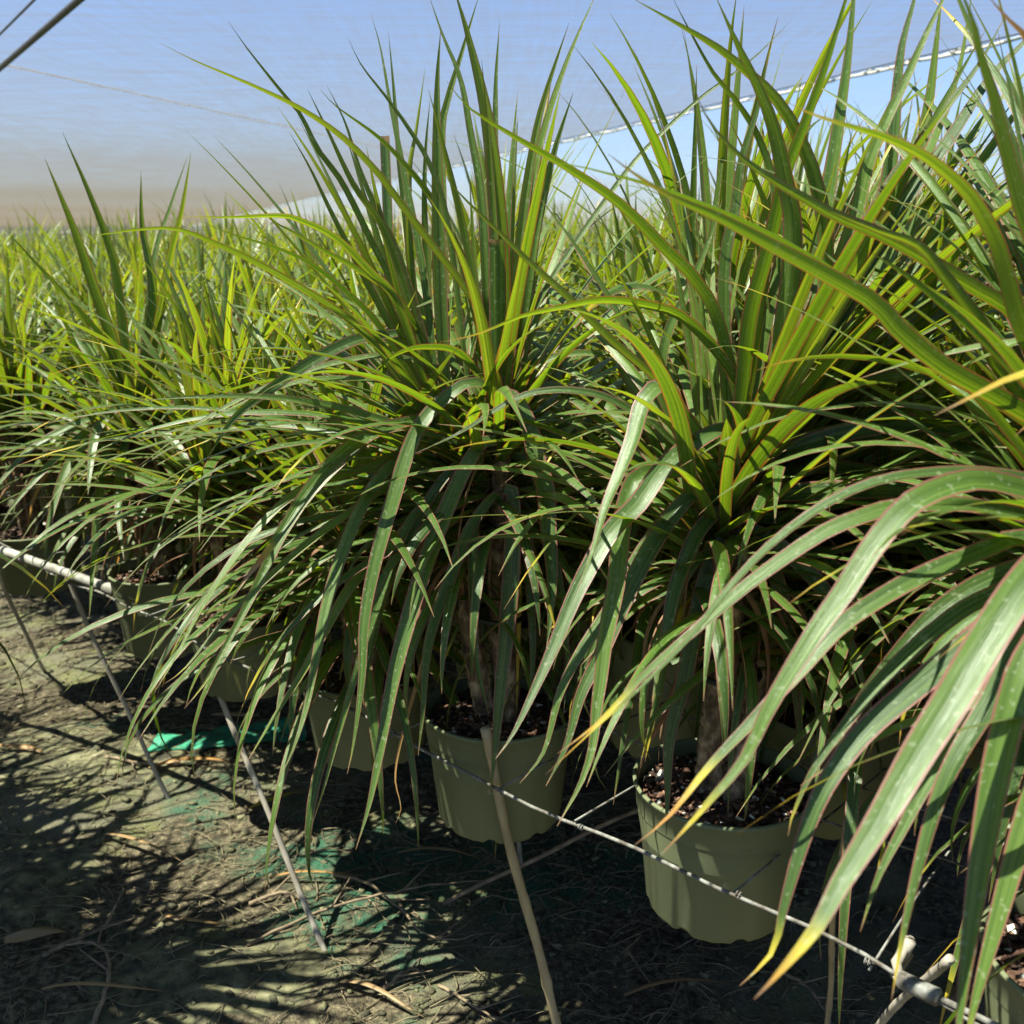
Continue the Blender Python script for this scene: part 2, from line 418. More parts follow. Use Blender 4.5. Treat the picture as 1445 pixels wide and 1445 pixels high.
def cloth_material(name, k, tint, yarn):
    """woven shade cloth: the yarns cover more of the view the flatter one looks along it, as through any thin open weave"""
    m, nd, lk = newmat(name)
    out = N(nd, 'ShaderNodeOutputMaterial')
    tc = N(nd, 'ShaderNodeTexCoord')
    mp = N(nd, 'ShaderNodeMapping', inp={'Rotation': (0, 0, R(23)), 'Scale': (1.6, 14.0, 1)}); lk.new(tc.outputs['Object'], mp.inputs[0])
    st = N(nd, 'ShaderNodeTexNoise', inp={'Scale': 1.0, 'Detail': 4.0, 'Roughness': 0.6}); lk.new(mp.outputs[0], st.inputs['Vector'])
    mp2 = N(nd, 'ShaderNodeMapping', inp={'Rotation': (0, 0, R(23)), 'Scale': (22.0, 1.2, 1)}); lk.new(tc.outputs['Object'], mp2.inputs[0])
    st2 = N(nd, 'ShaderNodeTexNoise', inp={'Scale': 1.0, 'Detail': 4.0, 'Roughness': 0.6}); lk.new(mp2.outputs[0], st2.inputs['Vector'])
    w = math_(nd, lk, 'ADD', math_(nd, lk, 'MULTIPLY', math_(nd, lk, 'SUBTRACT', st.outputs[0], 0.5), 1.5), math_(nd, lk, 'MULTIPLY', math_(nd, lk, 'SUBTRACT', st2.outputs[0], 0.5), 0.8))
    dens = math_(nd, lk, 'MULTIPLY', math_(nd, lk, 'ADD', 1.0, w), k)
    lw = N(nd, 'ShaderNodeLayerWeight', inp={0: 0.5})
    cosv = math_(nd, lk, 'MAXIMUM', math_(nd, lk, 'SUBTRACT', 1.0, lw.outputs['Facing']), 0.012)
    T = math_(nd, lk, 'POWER', 2.71828, math_(nd, lk, 'MULTIPLY', math_(nd, lk, 'DIVIDE', dens, cosv), -1.0))
    tr = N(nd, 'ShaderNodeBsdfTransparent', inp={0: (*tint, 1)})
    df = N(nd, 'ShaderNodeBsdfDiffuse', inp={0: (*yarn, 1)}); tl = N(nd, 'ShaderNodeBsdfTranslucent', inp={0: (*yarn, 1)})
    ms = N(nd, 'ShaderNodeMixShader', inp={0: 0.5}); lk.new(df.outputs[0], ms.inputs[1]); lk.new(tl.outputs[0], ms.inputs[2])
    mx = N(nd, 'ShaderNodeMixShader'); lk.new(T, mx.inputs[0]); lk.new(ms.outputs[0], mx.inputs[1]); lk.new(tr.outputs[0], mx.inputs[2])
    lk.new(mx.outputs[0], out.inputs[0])
    return m

M_LEAF = leaf_material()
M_POT = pot_material()
M_SOIL = soil_material()
M_GROUND = ground_material()
M_BARK = simple("pale_bark", [(0.36, (0.028, 0.017, 0.011)), (0.50, (0.13, 0.083, 0.050)), (0.64, (0.36, 0.265, 0.17))], 48, 0.85, 1.0, 0.008, (1, 1, 0.5), 9)
M_FIBRE = simple("dry_fibre", [(0.3, (0.13, 0.045, 0.022)), (0.7, (0.32, 0.19, 0.11))], 30, 0.8, 0.3, 0.001, (1, 1, 0.3), transl=0.25)
M_WIRE = simple("galvanised_wire", [(0.38, (0.06, 0.048, 0.038)), (0.5, (0.12, 0.112, 0.10)), (0.64, (0.20, 0.195, 0.185))], 60, 0.6, 0.4, 0.001)
M_BAMBOO = simple("bamboo", [(0.3, (0.23, 0.175, 0.10)), (0.7, (0.42, 0.34, 0.21))], 25, 0.6, 0.4, 0.0015, (1, 1, 0.2))
M_WEATHER = simple("weathered_wood", [(0.3, (0.19, 0.16, 0.13)), (0.7, (0.38, 0.34, 0.29))], 30, 0.75, 0.5, 0.0015, (1, 1, 0.2))
M_PVC = simple("dusty_white_pipe", [(0.35, (0.16, 0.145, 0.125)), (0.65, (0.34, 0.325, 0.30))], 25, 0.6, 0.2, 0.001)
M_TWIG = simple("dry_twig_bark", [(0.3, (0.10, 0.07, 0.045)), (0.7, (0.27, 0.20, 0.13))], 40, 0.85, 0.5, 0.002)
M_STRAW = simple("dry_straw", [(0.3, (0.13, 0.10, 0.06)), (0.7, (0.30, 0.245, 0.15))], 20, 0.85, 0.3, 0.001, transl=0.2)
M_STONE = simple("mossy_concrete", [(0.36, (0.03, 0.026, 0.018)), (0.48, (0.085, 0.08, 0.045)), (0.58, (0.15, 0.142, 0.075)), (0.70, (0.24, 0.215, 0.14))], 19, 0.9, 1.0, 0.010, detail=8)
M_TIE = simple("black_tie_rubber", [(0.3, (0.012, 0.012, 0.012)), (0.7, (0.03, 0.03, 0.03))], 30, 0.5)
M_MAT = simple("green_plastic_cloth", [(0.3, (0.02, 0.17, 0.10)), (0.7, (0.06, 0.34, 0.20))], 60, 0.6, 0.5, 0.002)
M_ROPE = simple("dark_cable", [(0.3, (0.02, 0.02, 0.022)), (0.7, (0.06, 0.06, 0.065))], 40, 0.6)
M_LACE = simple("clear_lacing", [(0.3, (0.30, 0.33, 0.35)), (0.7, (0.52, 0.56, 0.58))], 40, 0.25, spec=0.6)
M_SEAM = simple("seam_tape", [(0.3, (0.55, 0.52, 0.52)), (0.7, (0.66, 0.62, 0.62))], 10, 0.8, transl=0.6)
M_CLOTH = cloth_material("shade_cloth_weave", 0.14, (0.80, 0.92, 1.0), (0.130, 0.121, 0.103))
M_CURTAIN = cloth_material("side_curtain_weave", 1.2, (0.8, 0.9, 1.0), (0.42, 0.385, 0.33))
M_CLOTH2 = cloth_material("shade_cloth_weave_thin", 0.07, (0.83, 0.94, 1.0), (0.17, 0.163, 0.15))

# ------------------------------------------------------------------ objects helpers
def tag(o, label=None, cat=None, group=None, kind=None):
    if label: o["label"] = label
    if cat: o["category"] = cat
    if group: o["group"] = group
    if kind: o["kind"] = kind
    return o

def empty(name, loc, rz=0.0):
    o = bpy.data.objects.new(name, None); o.empty_display_size = 0.05
    o.location = loc; o.rotation_euler = (0, 0, rz)
    COL.objects.link(o); return o

def copy_tree(o, parent=None):
    c = o.copy(); COL.objects.link(c); c.parent = parent
    for ch in list(o.children): copy_tree(ch, c)
    return c

# ------------------------------------------------------------------ pot, soil, stem
def pot_arrays(mb, r=0.122, rb=0.100, h=0.19, sides=48, mi=0, g=rng):
    """hollow nursery pot, local origin at its base centre"""
    prof = [(rb - 0.012, 0.004), (rb - 0.004, 0.0), (rb, 0.006), (rb + (r - rb) * 0.72 - 0.001, h * 0.76), (rb + (r - rb) * 0.78 + 0.0005, h * 0.785), (rb + (r - rb) * 0.80 + 0.001, h * 0.80),
            (r - 0.001, h - 0.006), (r + 0.0025, h - 0.004), (r + 0.003, h), (r - 0.001, h + 0.0015), (r - 0.003, h - 0.002), (r - 0.006, h * 0.72), (rb - 0.006, 0.02)]
    v = []; f = []
    ang = np.linspace(0, 2 * math.pi, sides, endpoint=False)
    ph = g.uniform(0, 6)
    foot = (np.cos(ang * 8 + ph) > 0.72)
    for j, (pr, pz) in enumerate(prof):
        wob = 1 + 0.006 * np.sin(2 * ang + ph) + 0.003 * np.sin(3 * ang)
        z = np.full(sides, pz)
        if j in (1, 2):
            z = z + np.where(foot, 0.006, 0.0) + g.uniform(0, 0.0022, sides)
        v.append(np.stack([np.cos(ang) * pr * wob, np.sin(ang) * pr * wob, z], 1))
    v = np.vstack(v); n = len(prof)
    for i in range(n - 1):
        for k in range(sides):
            k2 = (k + 1) % sides
            f.append((i * sides + k, i * sides + k2, (i + 1) * sides + k2, (i + 1) * sides + k))
    c = len(v); v = np.vstack([v, [[0, 0, 0.004]]])
    for k in range(sides): f.append((c, (k + 1) % sides, k, k))
    mb.add(v, f, mi=mi)

def soil_arrays(mb, r=0.113, z=0.168, g=rng, chips=220, mi=0):
    sides, rings = 40, 9
    v = [[0, 0, z + 0.008]]
    for i in range(1, rings + 1):
        for k in range(sides):
            a = 2 * math.pi * k / sides; rr = r * i / rings
            v.append([rr * math.cos(a), rr * math.sin(a), z + 0.008 * (1 - (i / rings) ** 2) + g.normal(0, 0.0022)])
    f = []
    for k in range(sides): f.append((0, 1 + k, 1 + (k + 1) % sides, 1 + (k + 1) % sides))
    for i in range(rings - 1):
        for k in range(sides):
            a = 1 + i * sides; k2 = (k + 1) % sides
            f.append((a + k, a + sides + k, a + sides + k2, a + k2))
    mb.add(v, f, None, 0.3, 0.0, mi)
    for _ in range(chips):
        a = g.uniform(0, 6.283); rr = r * 0.97 * math.sqrt(g.uniform()); s = g.uniform(0.003, 0.011)
        e = Matrix.Rotation(g.uniform(0, 6), 3, 'Z') @ Matrix.Rotation(g.normal(0, 0.4), 3, 'X') @ Matrix.Rotation(g.normal(0, 0.4), 3, 'Y')
        n0 = mb.n
        box(mb, (rr * math.cos(a), rr * math.sin(a), z + 0.008 * (1 - (rr / r) ** 2) + 0.003), (s * 1.5, s * 0.8, s * 0.45), np.array(e), mi, g.uniform(0, 0.91 if s > 0.006 else 1.0))
        mb.dry[-1] = np.ones(8)

def stem_arrays(mb, pts, r0, r1, g=rng, sides=12, mi=0, n=48):
    P = catmull(pts, n)
    rad = np.linspace(r0, r1, n) * (1 + g.normal(0, 0.05, n)) * (1 + 0.10 * ((np.arange(n) % 3) / 2.0 - .5))
    tube(mb, P, rad, sides, True, mi)
    return P

def fibres(mb, top, axis, n, g=rng, L=0.22, mi=0):
    for _ in range(n):
        az = g.uniform(0, 6.28)
        b = top - axis * g.uniform(0.06, 0.2) + 0.012 * np.array([math.cos(az), math.sin(az), 0])
        P, S = grow(az, R(g.uniform(-35, 10)), R(g.uniform(60, 110)), L * g.uniform(0.4, 1.3), 9, b, 0.55, g.normal(0, 1.2), g.normal(0, 0.6), g)
        leaf(mb, P, S, g.uniform(0.003, 0.011), 1.0, None, 3, 0.5, g.uniform(0.75, 1.0), 0.5, mi)

# ------------------------------------------------------------------ traced leaves
# the photograph's big leaves: plant, depth offset at base and tip, width (mm), colour 0 dark .. 1 yellow-green, dryness of tip, path base -> tip
CROWN = {'A': 1.255, 'B': 1.476, 'F': 0.93, 'C': 2.20}
TR = []
def T(pl, d0, d1, w, col, tip, path, **kw):
    TR.append((pl, d0, d1, w / 1000.0, col, tip, [tuple(float(a) for a in p.split(',')) for p in path.split()], kw))

# centre plant, upright head
T('B', 0, -.06, 25, .75, 0, "712,545 709,440 705,324 689,174 662,55 638,-25")
T('B', -.03, -.06, 23, .45, 0, "703,545 702,440 701,338", cut=1)
T('B', 0, .02, 15, .95, 0, "718,540 727,420 739,299 754,199 769,135 803,32")
T('B', .01, .05, 14, .9, 0, "728,540 733,420 741,320 764,199 799,90 846,-20")
T('B', .02, .08, 17, .55, 0, "735,545 742,440 752,345 768,270 786,200 809,130")
T('B', .03, .06, 14, .5, 0, "700,540 697,300 699,180 700,110 705,30")
T('B', 0, .0, 19, .6, 0, "630,560 627,520 621,400 617,240 617,120 622,40")
T('B', 0, .08, 13, .35, 0, "692,545 686,400 679,274 664,187 650,112 625,50 604,-10")
T('B', .03, .1, 15, .6, 0, "630,550 625,350 623,194 632,140 650,80 677,-10")
T('B', 0, -.12, 12, .85, .4, "705,540 689,469 659,412 612,350 560,282 536,249 486,197 424,154 354,120 275,86 227,61")
T('B', .05, .0, 13, .4, 0, "700,535 684,450 669,405 645,350 607,279 575,237 534,194 474,150 452,126")
T('B', .35, .4, 17, .05, 0, "556,560 550,430 548,324 545,240 543,192", cut=1)
T('B', 0, -.02, 9, .6, 0, "660,545 632,320 607,234 575,179 545,137 510,92 491,53")
T('B', 0, .1, 11, .2, 0, "617,560 600,400 580,292 560,190 550,140 537,67 523,18")
T('B', .05, .12, 11, .3, 0, "596,560 575,330 563,220 556,130 548,43")
T('B', .05, .1, 12, .75, 0, "604,560 580,380 577,249 587,184 600,95")
T('B', .08, .12, 11, .5, 0, "612,560 600,330 600,224 607,138")
T('B', 0, -.05, 15, .8, 0, "622,580 600,500 575,420 542,325 499,262 462,184 434,126")
T('B', .02, 0, 14, .15, 0, "620,570 592,460 557,350 534,306 506,237 487,174 461,120")
T('B', 0, -.05, 12, .75, .3, "606,580 560,480 511,387 467,300 437,237 408,186")
T('B', .04, .0, 11, .3, 0, "596,570 560,420 519,331 482,257 449,212 424,162 399,132 350,70 322,30")
T('B', 0, -.16, 15, .6, .4, "612,580 560,430 524,387 474,337 424,312 394,305 325,307 254,306")
T('B', 0, -.2, 13, .8, .3, "620,610 560,524 536,494 486,447 424,407 362,372 305,345 250,324 190,325 110,336")
T('B', 0, -.1, 10, .6, .3, "610,500 560,422 499,377 462,357 412,327 389,314 368,292")
T('B', 0, -.1, 11, .2, 0, "600,565 536,462 486,410 437,372 389,350 325,330 280,311")
T('B', -.03, -.22, 11, .55, .3, "645,625 560,599 474,574 374,560 275,560 195,565")
T('B', -.02, -.15, 9, .5, .3, "625,565 560,542 474,534 412,542 330,575 262,612")
T('B', 0, -.15, 9, .6, .3, "625,520 549,502 474,512 412,532 337,564 262,609 195,658")
T('B', -.02, -.2, 16, .15, .2, "560,470 500,480 440,510 380,550 330,590 290,650")
# centre plant, hanging leaves
T('B', -.05, -.30, 21, .35, .3, "690,548 662,539 620,569 590,606 570,656 557,700 532,787 515,874 511,959 499,1049 490,1092")
T('B', -.05, -.33, 24, .35, .2, "700,622 684,622 659,657 630,720 600,799 577,874 555,960 534,1074 520,1140 502,1199")
T('B', -.05, -.22, 25, .3, .2, "712,556 730,566 749,611 759,659 769,687 774,749 779,812 776,874 771,915")
T('B', -.05, -.16, 24, .1, .3, "712,690 724,697 722,799 714,899 705,985 697,1074 691,1122")
T('B', -.04, -.2, 17, .3, .2, "706,705 697,700 664,744 640,804 617,864 602,925 597,1000 590,1066")
T('B', -.04, -.30, 19, .6, .9, "600,590 541,605 486,637 437,690 400,745 372,785 348,815 330,842")
T('B', -.04, -.32, 16, .55, .4, "600,600 531,612 449,682 400,750 364,824 325,899 290,962 260,1000")
T('B', -.04, -.32, 13, .6, .3, "600,620 519,660 424,692 350,762 287,854 250,924 216,980")
T('B', -.04, -.30, 12, .6, .4, "600,650 506,715 437,765 374,820 312,882 262,942 232,965")
T('B', -.04, -.34, 18, .5, .2, "620,620 560,650 519,700 486,774 462,850 446,930 432,1000 412,1062 394,1097")
T('B', -.04, -.26, 17, .75, .3, "640,700 590,730 549,774 499,824 465,880 430,945 387,1012 348,1076")
T('B', -.04, -.26, 13, .5, .4, "650,690 590,720 555,790 525,880 499,962 474,1049 457,1112 441,1162")
T('B', .02, -.02, 8, .3, 0, "722,720 731,800 732,880 730,960 729,1012", dry=.42)
T('B', .02, -.1, 7, .3, 0, "640,800 618,860 590,960 565,1050 558,1100 566,1140 556,1166", dry=.8)
T('B', -.02, -.2, 15, .1, .2, "690,640 640,660 585,740 545,830 520,930 505,1010 495,1060")
T('B', -.02, -.15, 15, .1, .2, "690,720 670,740 668,840 672,930 690,1010")
T('B', 0, -.1, 14, .1, .2, "720,640 750,660 770,740 790,830 800,930 795,1010")
T('B', 0, -.1, 14, .05, .2, "720,680 742,720 748,820 752,930 745,1010")
T('B', 0, .1, 8, .3, 0, "704,540 769,410 804,355 850,289 905,217 984,142 1060,85 1120,25")
T('B', 0, -.12, 12, .5, .3, "696,560 650,500 600,490 560,500 520,530")
T('B', 0, .05, 11, .5, .2, "712,545 780,505 850,500 930,520 1000,560")
T('B', 0, .0, 14, .2, .2, "712,560 770,545 830,560 880,600 905,650")
# right-hand plant in the big pot
T('A', .0, -.10, 25, .7, .36, "1078,662 1098,600 1115,549 1147,474 1182,412 1205,375 1229,332 1254,298", blunt=1)
T('A', .02, .05, 24, .45, 0, "1055,645 1100,520 1140,420 1160,350 1170,274 1185,174 1197,87 1207,-20 1212,-70")
T('A', -.02, -.06, 23, .35, 0, "1040,650 1054,499 1062,437 1086,350 1110,249 1142,162 1172,75 1200,-20 1220,-70")
T('A', 0, -.10, 23, .5, 0, "1070,650 1110,430 1118,320 1106,249 1095,195 1081,150 1062,107 1037,55 1010,-5")
T('A', .02, -.06, 18, .6, 0, "1110,640 1155,480 1165,350 1152,262 1135,212 1112,165 1086,130 1049,97 1012,67 962,37 893,-2")
T('A', .05, .05, 15, .5, 0, "1090,620 1100,400 1092,270 1069,194 1037,142 1007,105 979,55 948,-5")
T('A', .03, .04, 16, .3, 0, "1030,650 1022,450 1024,359 1037,299 1047,224 1069,154 1085,75")
T('A', .02, .05, 20, .55, 0, "1092,650 1140,500 1180,390 1210,299 1224,237 1247,179 1279,112 1304,55 1336,-10 1360,-50")
T('A', .08, .15, 24, .0, 0, "1150,620 1210,440 1245,300 1259,224 1267,125 1274,62 1293,-10 1300,-60")
T('A', .08, .12, 23, .8, 0, "1130,630 1220,430 1290,250 1310,150 1317,100 1324,37 1330,-20")
T('A', .05, .10, 24, .7, 0, "1120,630 1200,470 1274,324 1297,249 1329,174 1354,100 1366,30 1375,-30")
T('A', .03, .05, 25, .0, 0, "1110,650 1180,460 1247,336 1284,274 1334,207 1396,112 1450,55 1500,0")
T('A', .02, .02, 21, .05, 0, "1095,650 1160,440 1234,299 1272,237 1322,169 1379,95 1420,20")
T('A', .08, .10, 18, .5, 0, "1130,630 1210,470 1274,349 1309,286 1354,219 1396,159 1450,100 1500,50")
T('A', .10, .10, 20, .3, 0, "1140,630 1240,470 1309,349 1359,267 1396,212 1450,138 1500,80")
T('A', .06, .06, 19, .6, 0, "1120,640 1200,500 1290,385 1370,300 1450,240 1500,210")
T('A', .10, .12, 20, .25, 0, "1130,645 1230,530 1330,440 1420,380 1500,340")
T('A', .05, -.02, 17, .4, .2, "1090,650 1180,560 1280,530 1380,540 1460,580")
T('A', .0, -.12, 16, .6, .6, "1068,600 1044,549 1012,499 962,449 912,432 850,425 787,436 737,447 674,472 620,483")
T('A', .0, -.1, 17, .5, .2, "1050,600 1011,449 972,385 944,358 875,289 800,237 749,207 699,177 659,150 630,114")
T('A', .0, -.05, 10, .75, .3, "985,600 932,540 862,479 799,417 749,372 714,337 654,279 623,242")
T('A', -.02, -.08, 10, .25, .2, "985,650 950,624 920,596 862,564 824,553 774,551 724,564 650,610 585,640")
T('A', .0, -.24, 24, .3, .2, "1032,665 999,631 962,586 938,545 910,567 895,619 875,670 855,717 838,775 815,835")
T('A', .12, .12, 13, .4, 0, "930,570 940,479 974,405 1004,330 1020,280")
T('A', -.02, -.28, 23, .3, .2, "1040,612 1019,605 989,620 949,647 924,677 900,712 862,750 830,804 808,849 787,900 762,957 725,1034 699,1071")
T('A', -.02, -.28, 22, .55, .3, "1020,655 960,665 905,670 887,700 877,750 870,824 855,899 848,959 842,1000 837,1050 820,1104 786,1166")
T('A', -.02, -.16, 20, .15, .2, "1035,725 1012,725 987,750 969,789 952,837 942,887 930,940 920,990")
T('A', -.02, -.20, 22, .05, .2, "1020,690 990,690 955,720 915,780 880,850 850,920 820,980 800,1050 770,1110")
T('A', -.02, -.20, 17, .3, .2, "1000,700 950,720 905,780 860,860 820,920 790,980 768,1060 733,1106")
T('A', -.02, -.12, 21, .0, .2, "1020,760 1000,800 985,860 965,960 945,1040 942,1120 940,1180")
T('A', -.02, -.10, 17, .25, .5, "1020,770 975,800 950,860 935,950 920,1020 903,1080")
T('A', .0, -.05, 12, .3, 0, "1000,800 960,860 938,930 925,1000 910,1075", dry=.35)
T('A', .02, .0, 20, .05, .2, "1060,760 1090,800 1110,880 1125,980 1130,1080")
T('A', -.02, -.06, 27, .0, 0, "1045,690 1085,697 1170,694 1260,692 1330,702 1400,722 1470,760")
T('A', .0, -.02, 24, .05, 0, "1050,730 1120,735 1210,748 1310,762 1400,800 1470,860")
T('A', .0, -.05, 24, .1, .2, "1070,650 1180,615 1280,598 1360,610 1400,635 1445,680 1480,740")
T('A', .02, .0, 20, .2, .2, "1060,640 1140,620 1240,620 1320,650 1380,690 1430,750")
T('A', .03, .05, 20, .1, .2, "1070,700 1150,660 1240,670 1310,700 1360,760 1390,830")
T('A', .0, -.1, 20, .1, .2, "1050,740 1100,770 1160,830 1200,910 1230,1000")
T('A', .05, .0, 20, .1, .2, "1080,740 1150,780 1220,850 1260,940 1280,1040")
T('A', .05, .05, 15, .5, .2, "1080,680 1160,640 1230,585 1290,590 1350,620")
# plant at the right edge, nearest
T('F', .05, .0, 14, .6, .4, "1540,620 1440,455 1384,412 1334,382 1284,352 1234,327 1180,305 1125,274 1091,254 1049,224 1014,189 988,149 982,132")
T('F', .0, -.06, 18.5, .55, .5, "1570,700 1500,620 1409,562 1334,520 1272,470 1234,428 1172,392 1085,345 1012,306 949,279 900,249 858,217")
T('F', .0, -.09, 16.5, .7, .5, "1570,660 1500,570 1447,480 1420,395 1404,340 1371,281 1334,244 1297,217 1247,194 1197,178 1147,162 1108,143")
T('F', -.06, -.14, 15, .55, 0, "1560,660 1490,430 1445,299 1431,249 1416,194 1401,130 1384,80 1376,37 1361,0 1345,-40")
T('F', -.04, .0, 14, .25, .2, "1545,640 1434,524 1379,469 1334,432 1284,392 1227,355")
T('F', .02, .0, 15, .7, .2, "1530,660 1424,537 1404,507 1384,459 1364,432 1334,392 1297,347 1239,325 1168,297")
T('F', -.08, -.1, 16, .6, .8, "1580,640 1500,180 1450,60 1420,25 1390,-10")
T('F', -.04, -.15, 11, .1, .6, "1550,720 1470,680 1396,667 1334,666 1259,675 1205,692 1147,724 1085,772 1030,830 974,900 900,975 849,1020 770,1093")
T('F', -.02, -.12, 16, .3, .6, "1550,760 1445,729 1350,712 1259,717 1210,732 1159,754 1074,812 1024,852 974,896 912,950 844,1020 786,1064")
T('F', -.08, -.26, 20, .5, .5, "1560,740 1500,705 1445,690 1384,677 1334,687 1284,712 1234,769 1190,837 1155,886 1115,949 1085,1000 1049,1074 1011,1119 974,1162 933,1206")
T('F', -.05, -.22, 17, .1, .7, "1560,780 1445,759 1384,779 1309,809 1247,842 1184,886 1130,945 1060,1020 999,1084 944,1152 896,1192")
T('F', -.20, -.40, 25, .5, .6, "1570,720 1500,765 1445,824 1396,899 1347,982 1297,1062 1247,1149 1185,1249 1153,1308 1101,1371 1064,1410")
T('F', -.18, -.34, 22, .5, .3, "1570,780 1500,860 1450,935 1429,997 1405,1101 1384,1222 1364,1360 1352,1460 1345,1510")
T('F', -.14, -.28, 20, .5, .4, "1580,860 1500,1010 1445,1170 1405,1308 1374,1422 1360,1500")
T('F', -.14, -.28, 18, .05, .5, "1560,790 1450,900 1395,997 1336,1101 1298,1222 1274,1326 1258,1412")
T('F', -.10, -.26, 21, .0, .5, "1560,800 1420,870 1312,955 1222,1031 1170,1101 1139,1170 1108,1274 1090,1343 1044,1391")
T('F', -.06, -.18, 15, .05, .4, "1540,800 1400,840 1320,890 1243,962 1187,1031 1146,1090 1118,1152 1112,1180")
T('F', -.10, -.22, 16, .3, .3, "1560,850 1440,930 1360,1020 1305,1111 1274,1170 1239,1239 1214,1315")
T('F', -.04, -.12, 17, .1, .3, "1550,800 1445,800 1340,850 1260,930 1200,1010 1170,1090")
T('F', -.06, -.14, 18, .05, .3, "1550,830 1450,850 1380,920 1330,1000 1300,1090 1290,1180")
T('F', -.05, -.1, 14, .1, .3, "1560,860 1470,960 1420,1060 1400,1180 1390,1260")
# second plant behind the left cane
T('C', 0, -.1, 24, .75, 0, "184,575 160,487 130,401 105,326 63,223")
T('C', 0, -.1, 21, .6, 0, "187,575 165,401 155,351 125,271 88,186")
T('C', 0, .0, 20, .35, 0, "192,575 216,426 201,321 199,241")
T('C', .05, .1, 16, .5, 0, "195,575 216,376 241,291 267,214")
T('C', 0, .0, 19, .9, 0, "200,575 225,450 241,361 256,301 270,214")
T('C', 0, -.1, 15, .2, .3, "182,570 150,487 100,426 50,371 2,318")
T('C', 0, -.2, 20, .3, .2, "182,570 166,574 138,605 128,655 124,700")
T('C', 0, -.2, 17, .3, .2, "170,585 114,595 45,633 5,675 -30,720")
T('C', 0, -.2, 18, .4, .2, "175,590 138,599 69,657 20,712 0,745")
T('C', 0, -.25, 18, .4, .2, "178,600 150,615 103,644 72,727 62,800")
T('C', 0, -.25, 20, .2, .2, "184,600 172,650 168,720 175,790")
T('C', 0, -.25, 19, .5, .2, "178,610 150,640 140,710 132,790 126,870")
T('C', 0, -.2, 18, .2, .2, "195,600 230,610 262,650 270,720")
T('C', 0, -.2, 18, .4, .2, "192,590 240,575 300,590 340,640 350,690")
T('C', 0, .1, 15, .6, .2, "196,580 230,480 250,420 300,370")
T('C', 0, .1, 17, .8, 0, "196,580 212,470 235,390 238,330")

def traced(mb, key, sel=None):
    Fc = CROWN[key]
    g = np.random.default_rng(77 + ord(key))
    camp = np.array([0, 0, CAMZ])
    for (pl, d0, d1, w, col, tip, path, kw) in TR:
        if pl != key: continue
        n = len(path)
        arc = np.concatenate([[0], np.cumsum([math.dist(path[i], path[i + 1]) for i in range(n - 1)])])
        arc = arc / arc[-1]
        ctr = np.array([atF(p[0], p[1], Fc + d0 + (d1 - d0) * a) for p, a in zip(path, arc)])
        P = catmull(ctr, 30)
        t = unit(np.gradient(P, axis=0))
        hdir = P[-1] - P[0]; hdir[2] = 0
        L = np.linalg.norm(np.diff(P, axis=0), axis=1).sum()
        view = unit(P - camp)
        sv = unit(np.cross(t, view))
        if np.linalg.norm(hdir) < 0.10:
            nat = sv.copy()
        else:
            hdir = unit(hdir)
            nat = np.tile(np.array([-hdir[1], hdir[0], 0]), (len(P), 1))
        flip = np.sign(np.sum(nat * sv, axis=1, keepdims=True).mean())
        if flip == 0: flip = 1
        k = kw.get('k', 0.6)
        side = unit(nat * (1 - k) + sv * flip * k)
        # leave the side turned slightly along the leaf
        nn = np.cross(side, t)
        r = (g.normal(0, 0.28) * np.linspace(0.2, 1, len(P)))[:, None]
        side = side * np.cos(r) + nn * np.sin(r)
        if np.mean(np.cross(side, t)[:, 2]) < 0: side = -side
        leaf(mb, P, side, w * 1.06, 0.7, (2 if kw.get('blunt') else 1 if kw.get('cut') else None), 7, np.clip(col + g.normal(0, .04), 0, 1), kw.get('dry', 0.0), g.uniform(0.18, 0.35), 0, tip)

# ------------------------------------------------------------------ plants
def make_plant(seed, heads, segs=14, ncol=3, tie=True, chips=160, nleaf=46, scale=1.0, dead=14, hi_q=1.0, skirt=True):
    """a potted plant at the origin of its pot base; heads: (height above rim, dx, dy, lean)"""
    g = np.random.default_rng(seed)
    root = empty("potted_dracaena", (0, 0, RIM - 0.19))
    mb = MB(); pot_arrays(mb, g=g); mb.build("pot", M_POT, root)
    mb = MB(); soil_arrays(mb, g=g, chips=chips); mb.build("soil", M_SOIL, root)
    for hi, (h, dx, dy, ln) in enumerate(heads):
        a = hi * 2.2 + g.uniform(0, 1)
        b = np.array([0.022 * math.cos(a), 0.022 * math.sin(a), 0.165])
        top = np.array([dx, dy, 0.19 + h])
        mid = b * 0.5 + top * 0.5 + np.array([0.022 * math.cos(a + 1.6), 0.022 * math.sin(a + 1.6), 0])
        mb = MB(); P = stem_arrays(mb, [b, mid, top], 0.0165, 0.0125, g); mb.build("stem", M_BARK, root)
        ax = unit(P[-1] - P[-4]) + np.array([math.cos(a), math.sin(a), 0]) * ln
        mb = MB(); rosette(mb, top, ax, nleaf, scale, segs, ncol, g, 0.0, hi_q)
        if skirt: rosette(mb, top - ax * 0.10, ax, 14, scale * 0.6, segs, ncol, g, 0.78, 1.0, None, 1.0, 1.0)
        sheath(mb, top, ax, g, 12); mb.build("leaf_crown", M_LEAF, root)
        mb2 = None
        if dead:
            mb = MB(); fibres(mb, top, unit(ax), dead, g); mb.build("dry_leaves", M_FIBRE, root)
    if tie:
        mb = MB(); ang = np.linspace(0, 2 * math.pi, 25)
        c = np.array([heads[0][1] * .5, heads[0][2] * .5, 0.19 + 0.17])
        tube(mb, c + 0.036 * np.stack([np.cos(ang), np.sin(ang), 0.05 * np.sin(ang)], 1), 0.004, 6, False); mb.build("tie", M_TIE, root)
    return root

